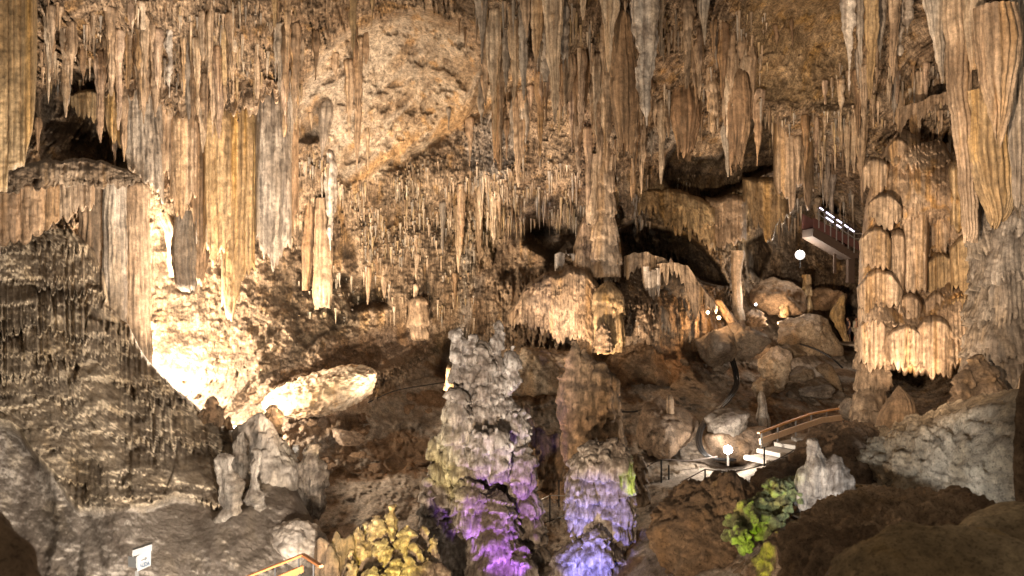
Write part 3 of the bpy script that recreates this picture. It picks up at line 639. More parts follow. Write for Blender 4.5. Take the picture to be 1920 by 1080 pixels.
# ---- stalactites, each one its own object: px top, py top, px tip, py tip, half width, Y, palette, label
STA = [
 (1037, -40, 1041, 231, 21, 29, 'pale', 'long cream stalactite with needle tip, centre of the ceiling'),
 (1010, -40, 1006, 118, 16, 29.5, 'pale', 'short cream stalactite just left of the longest cream one'),
 (985, -40, 988, 70, 12, 29.5, 'tan', 'stubby tan stalactite above the diagonal ledge, top centre'),
 (1022, 30, 1023, 153, 11, 30, 'white', 'white frosted stalactite behind the longest cream one'),
 (1058, 0, 1056, 135, 12, 30.5, 'white', 'white frosted stub right of the longest cream stalactite'),
 (1096, -40, 1093, 38, 10, 29, 'pale', 'small cream stalactite cut by the top edge, centre'),
 (1145, -40, 1141, 136, 20, 28.5, 'pale', 'thick cream stalactite tapering over the brown fluted one'),
 (1132, 30, 1131, 182, 5, 30, 'tan', 'needle thin tan stalactite beside the thick cream one'),
 (1172, 20, 1172, 152, 17, 30.5, 'white', 'stout white frosted stalactite over brown flutes'),
 (1210, -40, 1211, 236, 27, 29.5, 'white', 'biggest white mottled stalactite with knobbly pointed tip'),
 (925, 20, 928, 262, 17, 31, 'pale', 'twin pointed cream stalactite over the diagonal slab edge'),
 (941, 60, 939, 320, 9, 31.6, 'tan', 'slim tan stalactite behind the twin pointed cream one'),
 (950, 60, 949, 172, 9, 31.6, 'grey', 'grey speckled stalactite touching the twin pointed cream one'),
 (905, -40, 903, 120, 13, 31, 'grey', 'grey streaked stalactite above the diagonal slab'),
 (662, -40, 662, 106, 8, 30, 'gold', 'single yellow stalactite needle above the pale slab'),
 (612, -40, 614, 26, 8, 30, 'tan', 'tan stub stalactite at the top left of the slab'),
 (700, -40, 697, 52, 6, 30.5, 'gold', 'small yellow stalactite right of the yellow needle'),
 (517, -40, 514, 50, 8, 30, 'gold', 'short golden stalactite at the top, left of the slab'),
 (592, 60, 592, 150, 9, 32, 'brown', 'brown stalactite over the small dark hole'),
 (540, -20, 538, 118, 8, 31.5, 'tan', 'tan stalactite over the ribbed grey brown drapery'),
 (1290, -20, 1289, 166, 14, 32, 'tan', 'tan stalactite above the brown fan of flutes'),
 (1318, -40, 1321, 84, 15, 30.5, 'grey', 'smooth pale grey stalactite at top right of centre'),
 (1338, 40, 1339, 132, 8, 33, 'brown', 'small brown stalactite under the smooth grey one'),
 (1354, 30, 1353, 128, 7, 33, 'tan', 'small tan stalactite right of the smooth grey one'),
 (1336, 140, 1338, 258, 13, 35, 'tan', 'tan dagger stalactite between two brown fluted ones'),
 (1407, 90, 1410, 212, 12, 35, 'tan', 'tan fluted stalactite left of the orange rough ceiling'),
 (1360, 230, 1365, 332, 12, 37, 'grey', 'grey stalactite in front of the upper black opening'),
 (213, 80, 208, 152, 11, 33, 'white', 'pale leaf shaped stalactite at the upper left'),
 (243, 60, 240, 166, 11, 33, 'tan', 'tan stalactite right of the pale leaf shaped one'),
 (265, 40, 266, 144, 7, 33, 'tan', 'thin tan stalactite between two longer ones, upper left'),
 (287, 70, 289, 164, 6, 33, 'tan', 'crooked thin stalactite over the grey drapery'),
 (252, 100, 252, 165, 5, 33.3, 'brown', 'little brown stalactite over the yellow topped drapery'),
 (157, 90, 156, 160, 8, 34, 'brown', 'brown stub stalactite over the dark left hollow'),
 (318, 60, 317, 183, 10, 33.6, 'white', 'frosted white stalactite over the tan ribbed drapery'),
 (361, 80, 360, 186, 7, 33.6, 'brown', 'red brown straight stalactite over the arched drapery'),
 (437, 60, 438, 185, 6, 33.6, 'tan', 'thin pale stalactite over the golden draperies'),
 (480, 90, 483, 186, 8, 33.4, 'tan', 'tan stalactite over the ribbed grey brown drapery, left'),
 (420, 50, 421, 160, 7, 33.6, 'gold', 'orange stained stalactite above the golden sheets'),
 (395, 20, 392, 135, 9, 33, 'tan', 'chunky tan stalactite above the golden draperies'),
 (72, 225, 71, 282, 6, 30, 'tan', 'small stalactite beside the giant yellow curtain'),
 (612, 190, 604, 300, 17, 38, 'grey', 'grey upper lump of the white hanging column'),
 (620, 285, 619, 470, 17, 37.6, 'white', 'long white crusted stalactite over the blunt tan pillar'),
 (553, 318, 553, 392, 8, 38, 'pale', 'pale stalactite in the niche left of the white one'),
 (672, 190, 668, 322, 8, 38.5, 'tan', 'tan stalactite at the lower edge of the pale slab'),
 (688, 240, 690, 318, 6, 38.6, 'pale', 'pale drip at the lower corner of the slab'),
 (841, 205, 841, 244, 6, 36, 'grey', 'tiny grey stalactite hanging off the diagonal slab'),
 (582, 215, 584, 246, 6, 38, 'pale', 'white double drip inside the small dark hole'),
 (1590, -40, 1592, 170, 12, 31, 'white', 'white crusted stalactite, first of the upper right bunch'),
 (1612, -40, 1614, 166, 9, 30.5, 'grey', 'slender grey stalactite in the upper right bunch'),
 (1634, -40, 1631, 187, 13, 30, 'gold', 'orange tan stalactite, longest of the upper right bunch'),
 (1652, -40, 1650, 112, 14, 31, 'grey', 'grey split stalactite beside the orange tan one'),
 (1676, -40, 1673, 142, 12, 30.6, 'tan', 'brown grey stalactite over the blue grey patch'),
 (1690, -40, 1688, 105, 9, 31, 'white', 'pale stalactite at the rim of the upper right hollow'),
 (1645, 60, 1644, 158, 6, 31, 'tan', 'thin tan spike low in the upper right bunch'),
 (1636, 180, 1638, 238, 6, 34, 'tan', 'small tan spike under the upper right bunch'),
 (1702, -40, 1701, 62, 8, 31, 'white', 'short white stalactite near the upper right hollow'),
 (1752, -40, 1768, 156, 25, 29, 'grey', 'broad leaning grey fluted stalactite, upper right'),
 (1797, 80, 1803, 290, 8, 28.5, 'gold', 'orange knobbly stalactite on the right column edge'),
 (1455, 50, 1457, 82, 7, 36, 'brown', 'brown drip under the orange rough ceiling, left'),
 (1484, 40, 1486, 85, 6, 34.5, 'brown', 'brown drip under the orange rough ceiling, middle'),
 (1546, 155, 1547, 196, 6, 35, 'pink', 'pinkish drip on the orange overhang'),
 (1560, 150, 1559, 198, 4, 35, 'tan', 'hair thin drip on the orange overhang'),
 (1240, 190, 1254, 258, 9, 36, 'tan', 'curved tan drip left of the brown fan of flutes'),
 (1212, 610, 1211, 0, 0, 0, '', ''),
]
for i, s in enumerate(STA):
    if not s[7]: continue
    x0, y0, x1, y1, hw, Y, pal, lab = s
    n = y1 - y0
    if y0 > -30:
        y0 -= 6; Y = min(wall_at(x0, y0) + .15, wall_at(x0, (y0 + y1) / 2) - .25, wall_at(x1, y1) - .2)
    f = form([(x0, y0, hw if y0 < -30 else hw * .4), (x0 + (x1 - x0) * .25, y0 + n * .25, hw * .86), (x0 + (x1 - x0) * .55, y0 + n * .55, hw * .55), (x0 + (x1 - x0) * .8, y0 + n * .8, hw * .3), (x1, y1, .8)], Y, .85,
             dw=.16 if pal != 'white' else .3, pa=.07 if pal != 'white' else .03, seed=100 + i, pal=pal, rough=.07 if pal != 'white' else .22, lump=.12, step=2.6 if hw > 10 else 2., dirt=.15 if pal != 'white' else .6, streak=.6, top='round', lam=.8 if hw > 12 and pal == 'tan' else 0, A=.06)
    put('stalactite', f, M_DRIP, lab, 'stalactite', 'stalactites hanging from the ceiling')
FAN = [  # fluted hanging masses
 (1166, 30, 1172, 312, 22, 28, 30.5, 'brown', 'long brown fluted stone pipe with square broken foot'),
 (1286, 160, 1286, 312, 30, 24, 34, 'brown', 'brown fan of flutes pointing into the upper black opening'),
 (1385, 140, 1382, 338, 26, 18, 35, 'brown', 'brown pointed fluted stalactite right of the upper opening'),
 (935, 150, 930, 330, 10, 10, 33, 'brown', 'brown pipe behind the twin pointed cream stalactite'),
 (1090, 90, 1085, 250, 18, 10, 33, 'brown', 'dark brown pipe bundle in the centre of the ceiling'),
 (1068, 110, 1064, 205, 10, 5, 32, 'tan', 'tan spear stalactite at the centre of the dark pipes'),
]
for i, (x0, y0, x1, y1, h0, h1, Y, pal, lab) in enumerate(FAN):
    if 140 < y0: Y = min(wall_at(x0, y0) + .2, wall_at(x0, y1) - .2)
    put('stalactite', form([(x0, y0 - 12, h0 * .55), (x0, y0 + (y1 - y0) * .22, h0 * .9), (x0 * .5 + x1 * .5, (y0 + y1) / 2, h0 * .62 + h1 * .38), (x1, y1, h1 * .45)], Y, .5, dw=.17, pa=.16, seed=180 + i, pal=pal, rag=.22, cmul=1.5 if pal == 'brown' else 1., streak=.8, dirt=.12, top='round'),
        M_DRIP, lab, 'stalactite', 'fluted stone pipes hanging from the ceiling')

curtain('stone_curtain', (1450, 1526, 196), [(1450, 395), (1480, 420), (1500, 390), (1526, 405)], 41, 'tan organ pipe curtain above the star bright lamp', dw=.3, pa=.3, pal='tan', seed=190, rag=40, belly=1.2, edge=.25, topin=1.5)
curtain('stone_curtain', (1392, 1482, 332), [(1392, 400), (1420, 452), (1440, 470), (1460, 440), (1482, 425)], 42.4, 'golden curtain at the left of the star bright lamp', dw=.25, pa=.3, sc=(1.0, 1.5), A=.45, dl=.6, pal='gold', seed=191, rag=30, belly=1.2, edge=.25, topin=1.5)
curtain('stone_curtain', (1322, 1400, 366), [(1322, 440), (1350, 475), (1375, 480), (1400, 470)], 43, 'ribbed tan curtain below the upper black opening', dw=.25, pa=.3, sc=(1.0, 1.2), A=.45, dl=.5, pal='tan', seed=192, rag=24, belly=1., edge=.2, topin=1.5)

# medium stalactites crowding the ceiling, each its own object
CROWD = [(80, 560, 5, 160, 66, 32, 'tan stalactite in the crowded ceiling at the upper left', 'crowd of stalactites at the upper left'),
         (560, 700, 5, 120, 8, 34, 'brown stalactite hanging above the pale slab', 'stalactites above the pale slab'),
         (880, 1240, 5, 250, 66, 32, 'stalactite in the dense crowd at the top centre', 'crowd of stalactites at the top centre'),
         (1240, 1430, 20, 220, 26, 35, 'stalactite in the crowd over the upper black opening', 'crowd of stalactites over the upper black opening'),
         (1575, 1770, 20, 260, 22, 33, 'stalactite in the upper right crowd beside the giant column', 'crowd of stalactites at the upper right'),
         (560, 940, 340, 560, 16, 42, 'small stalactite on the drip covered back wall', 'stalactites on the drip covered back wall'),
         (1440, 1610, 210, 400, 16, 44, 'slim stalactite above the stair bridge', 'stalactites above the stair bridge')]
crs = np.random.RandomState(12); ci = 0
for x0, x1, y0, y1, cnt, Yc, lab, grp in CROWD:
    for i in range(cnt):
        x = crs.uniform(x0, x1); y = crs.uniform(y0, y1)
        for _ in range(6):
            if vn(x / 48, y / 60, 2, 5) > .0: break
            x = crs.uniform(x0, x1); y = crs.uniform(y0, y1)
        big_ = crs.rand() ** 1.6; L = (24 + 90 * big_) * (36 / Yc) ** 1.5; L *= 1.35; hw = 2.0 + L * .042 + crs.rand() * 2.2
        Yq = min(wall_at(x, y - 8) + .1, wall_at(x, y + L * .5) - .12, wall_at(x, y + L) - .1)
        pal = ['tan', 'tan', 'tan', 'brown', 'pale', 'grey', 'tan', 'pink'][crs.randint(8)]; ci += 1
        f = form([(x, y - 10, hw * 1.15), (x, y + L * .3, hw * .85), (x + crs.uniform(-1, 1), y + L * .65, hw * .5), (x + crs.uniform(-2, 2), y + L, .7)], Yq, .8, dw=.14, pa=.07, seed=400 + ci, pal=pal, rough=.09, lump=.1, step=3., top='round', dirt=.15, cmul=1.4 if pal == 'brown' else 1.)
        put('stalactite', f, M_DRIP, lab, 'stalactite', grp)

# uncounted small drips all over the ceiling
def small_drips():
    rs = np.random.RandomState(5); parts = []
    zones = [(75, 560, 0, 165, 260, 6, 40), (860, 1240, 0, 260, 260, 8, 60), (1240, 1440, 20, 230, 120, 8, 45), (540, 940, 300, 470, 900, 5, 26), (900, 1160, 250, 420, 400, 6, 34), (1560, 1800, 120, 300, 90, 7, 35),
             (540, 640, 160, 420, 60, 6, 36), (1440, 1620, 200, 420, 90, 8, 40), (560, 900, 450, 600, 170, 5, 26), (1180, 1400, 330, 420, 110, 5, 24), (960, 1200, 500, 620, 60, 5, 20), (1540, 1620, 300, 420, 40, 8, 40)]
    n, m = 7, 6
    for x0, x1, y0, y1, cnt, lmin, lmax in zones:
        for i in range(int(cnt * 2.6)):
            px = rs.uniform(x0, x1); py = rs.uniform(y0, y1)
            if polymask(np.array([px]), np.array([py]), [(590, 60), (800, 10), (880, 70), (990, 125), (900, 222), (705, 338), (640, 348), (556, 205)], 1)[0] > .5: continue
            if vn(px / 22, py / 30, 0, 9) < -.15 or vn(px / 70, py / 80, 4, 9) < -.35: continue
            L = lmin + (1.35 * lmax - lmin) * rs.rand() ** 2.0; hw = rs.uniform(1.1, 2.0) + L * .032
            Y = wall_at(px, py - 3) - .02
            S = Y / FPX; v = np.linspace(0, 1, m)[:, None]; th = np.linspace(0, 2 * math.pi, n, endpoint=False)[None]
            r = hw * S * (1 - v) ** .8 * (1 + .25 * np.sin(v * 9 + rs.rand() * 6))
            c = P(px, py - 3, Y)
            X = c[0] + np.cos(th) * r; YY = c[1] + np.sin(th) * r; ZZ = c[2] - v * L * S + 0 * th
            pal = PAL[['tan', 'pale', 'gold', 'grey', 'tan', 'brown'][rs.randint(6)]]
            col = np.array(pal[0]) * (1 - .5 * rs.rand()) * np.ones((m, n, 1))
            parts.append((np.stack([X, YY, ZZ], -1).reshape(-1, 3), gridF(m, n, True), col.reshape(-1, 3)))
    V, F, C = joinp(parts)
    tag(mesh_np('small_drips', V, F, C, M_DRIP), kind='stuff')
small_drips()

# ---- middle: domes with drip fringes
def dome(name, x0, x1, y0, y1, Y, seed, label, pal='tan', lam=.8, A=.35, dw=.16, dl=.6, cat='flowstone', belly=1.8, yt=None, yb=None, group=None, rag=18, **k):
    w = x1 - x0
    yt = yt or [(x0 + w * q, y0 + (y1 - y0) * .5 * abs(2 * q - 1) ** 2.2) for q in np.linspace(0, 1, 13)]
    yb = yb or [(x0, y1 - 8), (x1, y1)]
    return curtain(name, (x0, x1, min(p[1] for p in yt)), yb, Y, label, cat, group, yt=yt, mat=M_FLOW, sc=(lam * 1.3, lam), A=A, dw=dw, dl=dl, seed=seed, pal=pal, belly=belly, edge=.16, rag=rag, topin=1.6, tuck=1.2, **k)
dome('flowstone_dome', 955, 1125, 505, 660, 38.2, 201, 'broad flowstone dome with long drip fringe, left of the tan pillar', lam=.95, dl=.8, A=.5, yt=[(955, 590), (985, 540), (1020, 510), (1060, 500), (1100, 508), (1125, 540)], yb=[(962, 622), (1000, 628), (1050, 650), (1112, 660)])
dome('flowstone_dome', 1168, 1262, 560, 642, 39, 202, 'small grey dome with white drip fringe below the cave mouth', 'grey', lam=1.1, dl=.6, A=.4)
dome('flowstone_dome', 1180, 1322, 505, 650, 40.5, 203, 'broad dark grey boulder dome behind the white fringe', 'grey', lam=1.5, A=.3, dl=.1, cmul=.65, yb=[(1180, 640), (1322, 655)])
dome('flowstone_dome', 1075, 1165, 380, 545, 39.6, 204, 'knobbly flowstone shoulder under the pair of pillars', 'tan', lam=.7, A=.3, dl=.3)
put('stone_pillar', form([(1130, 270, 24), (1132, 300, 20), (1133, 400, 17), (1135, 470, 24), (1136, 520, 26)], 39.5, .8, dw=.22, pa=.14, seed=205, pal='tan', lam=1.4, A=.14, dl=.5), M_DRIP, 'slim ringed pillar joining ceiling and dome in the centre', 'stone pillar')
put('stone_pillar', form([(1111, 290, 12), (1108, 405, 9), (1106, 425, 3)], 39.0, .8, dw=.2, pa=.1, seed=206, pal='pale', rag=.05), M_DRIP, 'pale thin pillar left of the slim ringed one', 'stone pillar')
put('stone_pillar', form([(1141, 528, 12), (1141, 552, 24), (1141, 600, 27), (1143, 655, 26), (1142, 667, 18)], 37.4, .8, dw=.2, pa=.18, seed=207, pal='gold', lam=1.5, A=.2, dl=.8, rag=.05, top='round'), M_DRIP, 'stout gold and tan pillar right of the drip fringed dome', 'stone pillar')
put('stalagmite', form([(1132, 602, 3), (1130, 620, 11), (1130, 650, 16), (1128, 660, 18)], 36.6, .9, dw=.3, pa=.03, seed=208, pal='tan', lam=.32, A=.09, top='round'), M_FLOW, 'small cone stalagmite of stacked rings on the stout gold pillar', 'stalagmite')
put('stone_pillar', form([(783, 555, 17), (785, 600, 15), (786, 632, 17), (786, 640, 10)], 42, .8, dw=.2, pa=.14, seed=209, pal='tan', lam=1.2, A=.2, rag=.05, top='round'), M_DRIP, 'short shelf topped pillar left of the dark opening', 'stone pillar')
curtain('drip_fringe', (1170, 1262, 478), [(1170, 560), (1200, 535), (1225, 575), (1245, 530), (1262, 520)], 39.2, 'drip fringe along the lower lip of the black cave mouth', 'drip fringe', dw=.2, pa=.2, pal='tan', seed=211, rag=34, belly=.6, yt=[(1170, 480), (1215, 470), (1262, 500)])
put('drip_fringe', [form([(x, 500 + abs(k - 3) * 3, 6), (x, e - 30, 4.5), (x + 1, e, 1)], 38.6, .9, dw=.1, pa=.05, seed=212 + k, pal='white', step=2) for k, (x, e) in enumerate([(1218, 562), (1226, 572), (1234, 556), (1211, 545)])], M_DRIP, 'white icicle cluster in front of the dark dome', 'drip fringe')
curtain('drip_fringe', (1228, 1345, 500), [(1228, 520), (1262, 545), (1290, 580), (1300, 620), (1312, 622), (1325, 590), (1345, 600)], 38.6, 'long arched fringe like elephant hide at the right of the cave mouth', 'drip fringe', dw=.2, pa=.2, pal='tan', seed=216, rag=40, belly=.8, yt=[(1228, 500), (1260, 492), (1290, 500), (1320, 545), (1345, 575)])
curtain('drip_fringe', (1040, 1082, 478), [(1040, 540), (1060, 505), (1082, 500)], 40, 'little white fringe between the two round dark hollows', 'drip fringe', dw=.2, pa=.16, pal='white', seed=217, rag=26, belly=.5)
curtain('drip_fringe', (1190, 1342, 352), [(1190, 410), (1240, 440), (1300, 470), (1342, 500)], 42.6, 'golden fringe hanging into the black cave mouth', 'drip fringe', dw=.22, pa=.3, sc=(1.2, 1.1), A=.6, dl=.5, rough=.15, pal='gold', seed=218, rag=34, belly=.9, topin=1.5, yt=[(1190, 360), (1250, 352), (1342, 380)])
put('stone_pillar', form([(1384, 470, 12), (1380, 520, 8), (1382, 575, 9), (1386, 600, 12)], 43, .8, dw=.2, pa=.12, seed=219, pal='tan'), M_DRIP, 'thin waisted tan pillar left of the star bright lamp', 'stone pillar')

# ---- right side: giant column
gc = empty('giant_column', P(1710, 720, 33), 'giant bulging olive tan column, ribbed all over, right of the stair bridge', 'column')
r = sheet([(240, 1668), (290, 1638), (330, 1622), (420, 1611), (560, 1608), (720, 1614)], [(240, 1765), (280, 1800), (340, 1814), (420, 1826), (560, 1832), (640, 1828), (720, 1815)],
          [(1606, 350), (1625, 300), (1650, 272), (1672, 258), (1690, 236), (1712, 250), (1728, 268), (1750, 262), (1772, 262), (1800, 285), (1835, 340)], [(1606, 722), (1650, 705), (1720, 712), (1790, 706), (1835, 690)],
          [(1660, 320, 32.0), (1660, 450, 30.3), (1655, 580, 30.6), (1706, 440, 34.0), (1690, 270, 32.4), (1732, 330, 31.6), (1732, 420, 32.4), (1735, 500, 32.3), (1766, 420, 34.2), (1768, 520, 33.8), (1797, 380, 31.0), (1798, 560, 30.8), (1829, 450, 33.6), (1612, 450, 33.2), (1700, 620, 30.6), (1720, 690, 30.0), (1640, 690, 31.4), (1800, 690, 31.6), (1612, 300, 34), (1825, 300, 34), (1760, 620, 31.4), (1706, 560, 33.2)],
          seed=231, pal='tan', rag=14, dw=.2, pa=.42, sc=(1.4, 1.8), A=1.15, dl=.5, sc2=(.7, 1.1, .2), rough=.06, belly=3.2, edge=.07, streak=.4, dirt=.12, wave=.7, tuck=1.5, step=2.2, accent=.6, cmul=1.15, tcol=(.65, .98, .7), topin=1.6)
mesh_np('flowstone_body', r[0], r[1], r[2], M_COL, gc)
PAN = [(1616, 1670, 296, 376, 31.3), (1622, 1694, 362, 436, 30.4), (1610, 1674, 424, 512, 30.0), (1606, 1694, 502, 600, 30.0), (1606, 1668, 588, 706, 30.2), (1664, 1706, 258, 330, 31.7), (1688, 1744, 322, 566, 31.4), (1742, 1788, 276, 396, 33.2), (1738, 1786, 376, 486, 32.6),
       (1734, 1792, 472, 566, 32.0), (1730, 1778, 546, 648, 31.2), (1778, 1832, 292, 452, 30.5), (1780, 1836, 440, 566, 30.2), (1776, 1834, 548, 664, 30.6), (1656, 1738, 606, 708, 29.9), (1712, 1794, 588, 716, 30.0), (1676, 1732, 548, 650, 30.9), (1664, 1700, 430, 560, 31.0)]
for k, (x0, x1, y0, y1, Yp) in enumerate(PAN):
    w_ = x1 - x0
    r = sheet([(y0, x0), (y1, x0 + 3)], [(y0, x1), (y1, x1 - 3)], [(x0 + w_ * q, y0 + min(w_ * .45, (y1 - y0) * .4) * abs(2 * q - 1) ** 2.2) for q in np.linspace(0, 1, 9)], [(x0, y1 - 8), (x0 + w_ * .5, y1 + 4), (x1, y1 - 6)], Yp,
              seed=600 + k, pal='gold' if k in (11, 12, 13, 9) else 'tan', rag=22, dw=.19, pa=.26, belly=1.3, edge=.2, topin=1.1, tuck=1.3, streak=.4, dirt=.15, wave=.35, hf=.14, cmul=1.1, rough=.05, step=2.2)
    mesh_np('drapery_panel', r[0], r[1], r[2], M_COL, gc)
put('side_stack', form([(1642, 600, 26), (1636, 660, 29), (1634, 700, 28), (1630, 740, 27), (1626, 790, 30)], 31.2, .9, dw=.16, pa=.1, sc=(1.0, .8), A=.34, dl=.3, seed=240, pal='tan', cmul=.8, rough=.15, lump=.2, top='round'), M_FLOW, None, None, parent=gc)
fc = empty('edge_column', P(1860, 720, 27), 'tall pale column with hanging flutes on the right edge of the photo', 'column')
for i, (nm, ax, Y, pal, rag) in enumerate([
      ('flute', [(1795, -50, 24), (1797, 100, 24), (1800, 200, 18), (1812, 330, 14), (1820, 460, 12)], 28.5, 'tan', .03),
      ('flute', [(1828, -50, 16), (1828, 80, 15), (1830, 135, 8)], 27.5, 'pale', .05),
      ('flute', [(1872, 10, 34), (1876, 60, 38), (1878, 110, 36), (1872, 180, 30), (1872, 270, 9), (1871, 300, 2)], 26.5, 'tan', .3),
      ('flute', [(1842, 60, 16), (1848, 180, 14)], 27.3, 'tan', .3),
      ('sheet', [(1856, 170, 40), (1858, 260, 42), (1862, 340, 38), (1874, 400, 26), (1874, 440, 10)], 28.2, 'gold', .12),
      ('flute', [(1912, -50, 18), (1912, 120, 14), (1908, 300, 14), (1915, 420, 10)], 27, 'grey', .1),
      ('trunk', [(1855, 300, 22), (1858, 420, 28), (1868, 480, 38), (1868, 560, 44), (1862, 640, 52), (1870, 740, 62)], 29.4, 'grey', 0),
      ('trunk', [(1905, 380, 30), (1905, 480, 40), (1900, 620, 40), (1905, 900, 50)], 28.5, 'grey', 0)]):
    put(nm, form(ax, Y, .7, dw=.19, pa=.16, seed=250 + i, pal=pal, rag=rag, lam=1.5 if nm == 'trunk' else 0, A=.28, dl=.7, rough=.16 if nm == 'trunk' else .05, step=2.4, cmul=.8 if nm == 'trunk' else .95, dirt=.3 if nm == 'trunk' else .12, lump=.4 if nm == 'trunk' else 0), M_DRIP, None, None, parent=fc)
curtain('drip_fringe', (1685, 1790, 168), [(1685, 260), (1720, 235), (1760, 215), (1790, 205)], 33, 'sloping fringe of orange tan drips above the giant column', 'drip fringe', dw=.16, pa=.16, pal='tan', seed=270, rag=22, belly=.5, yt=[(1685, 205), (1740, 185), (1790, 165)])
# lower right
put('stalactite', form([(1682, 722, 5), (1684, 745, 20), (1682, 780, 36), (1675, 815, 34), (1672, 830, 26)], 27, .7, dw=.16, pa=.05, seed=271, pal='brown', cmul=1.1, top='round', rag=.06, rough=.03), M_FLOW, 'smooth brown cone boss between giant column and grey boulder', 'rock cone')
fused('stalagmite', [form([(1832, 668, 20), (1838, 720, 38), (1845, 800, 52), (1850, 870, 58)], 27.5, .9, top='round', bot='round', step=8), form([(1812, 690, 14), (1800, 760, 22), (1775, 830, 38)], 27.3, .8, top='round', bot='round', step=8)], .09, M_FLOW, 'stout twin headed tan stalagmite lit warm on its left face, right side', 'stalagmite', 'tan', 272, lam=.7, A=.18, dw=.16, rough=.12)
for k, (x, y0, y1, h) in enumerate([(1881, 755, 800, 8), (1902, 735, 860, 9), (1925, 700, 850, 12)]):
    put('stone_pillar', form([(x, y0, h), (x - 1, y1, h * 1.1)], 26.5, .9, dw=.2, pa=.05, lam=.5, A=.05, seed=275 + k, pal='tan', cmul=.8, top='round'), M_DRIP, ['short tan pillar with rounded top by the right edge', 'thin ringed pillar by the right edge', 'dark pillar cut by the right edge'][k], 'stone pillar')
put('boulder', rockball(1728, 905, 128, 116, 20, 2.6, 281, 'beige', .16, .25, .08, lay=.12, step=2., cmul=1.), M_ROCK, 'big pale grey boulder in the lower right with a rounded top', 'boulder')
put('boulder', rockball(1590, 905, 95, 112, 21.5, 2.0, 282, 'dirt', .22, .15, .08, step=3, cmul=.8), M_ROCK, 'dark brown earth bank below the wooden railed steps', 'boulder')
put('boulder', rockball(1370, 1010, 120, 105, 20.5, 2.2, 283, 'brown', .25, .2, .1, step=3, cmul=.9), M_ROCK, 'dark brown bank right of the blue lit stalagmite', 'boulder')
put('boulder', rockball(1490, 945, 80, 78, 21.8, 2.0, 2821, 'dirt', .22, .15, .08, step=3, cmul=.8, tilt=-.5), M_ROCK, 'dark earth hump between the path and the green moss', 'boulder')
mr_ = random.Random(3); MB = []
for cx, cy, n_, sp in [(1470, 925, 5, 20), (1440, 945, 6, 26), (1405, 975, 6, 24), (1385, 1005, 4, 14), (1450, 985, 3, 14)]:
    for q in range(n_): MB.append(rockball(cx + mr_.uniform(-sp, sp), cy + mr_.uniform(-sp, sp) * .7, mr_.uniform(9, 20), mr_.uniform(8, 15), 18.0 + (1000 - cy) * .010 + mr_.uniform(-.15, .15), .35, 3 + q, step=5))
fused('moss_patch', MB, .04, M_ROCK, 'moss on rock glowing green and yellow in its lamp', 'moss patch', 'green', 284, dw=.3, pop=.16, popw=.16, rough=.14, streak=0, dirt=.25, accent=.6)
fused('stalagmite', [form([(1529, 820, 8), (1529, 860, 13), (1529, 885, 17), (1528, 940, 20)], 18.5, .9, top='round', bot='round', step=5), form([(1507, 868, 8), (1508, 900, 12), (1510, 960, 22)], 18.6, .9, top='round', bot='round', step=5),
      form([(1565, 850, 14), (1562, 880, 20), (1570, 950, 36)], 18.4, .9, top='round', bot='round', step=6), form([(1585, 880, 10), (1582, 905, 20), (1580, 960, 26)], 18.3, .9, top='round', bot='round', step=6), form([(1545, 925, 52), (1540, 1000, 56), (1530, 1080, 60)], 18.6, .8, top='round', bot='round', step=8)],
      .055, M_FLOW, 'blue white lit stalagmite group with one tall blunt finger', 'stalagmite', 'stone', 286, lam=0, dw=.2, rough=.1, pop=.10, popw=.28)
put('boulder', rockball(1495, 1065, 80, 72, 17.2, 1.4, 287, 'brown', .25, .25, .12, step=3), M_ROCK, 'rough dark rock under the green moss', 'boulder')
# near dark rocks
put('boulder', rockball(1760, 1065, 250, 128, 9.5, 2, 291, 'brown', .14, .1, .14, step=3, cmul=1.15, tilt=-.05), M_NEAR, 'near dark brown rock ridge across the lower right', 'boulder')
put('boulder', rockball(1610, 1100, 130, 95, 8.6, 1.5, 295, 'brown', .2, .15, .14, step=4, cmul=1.0), M_NEAR, 'near dark lump at the left end of the rock ridge', 'boulder')
put('boulder', rockball(1790, 1112, 225, 118, 5.5, .6, 292, 'gold', .07, .08, .05, step=4, cmul=.75), M_NEAR, 'blurred olive rounded rock closest to the lower right corner', 'boulder')
put('boulder', rockball(1960, 1000, 150, 55, 6.5, .4, 293, 'gold', .07, .08, .05, step=4, cmul=.85), M_NEAR, 'blurred olive rock behind the closest one, right edge', 'boulder')
put('boulder', rockball(1975, 850, 66, 240, 7.5, .25, 294, 'brown', .12, .08, .06, step=5, cmul=.8), M_NEAR, 'blurred brown rock standing up the right edge', 'boulder')
put('boulder', rockball(-70, 1160, 150, 290, 4.0, .3, 296, 'brown', .06, .05, .04, step=6, tilt=.42, cmul=1.), M_NEAR, 'blurred smooth brown rock slanting across the lower left corner', 'boulder')

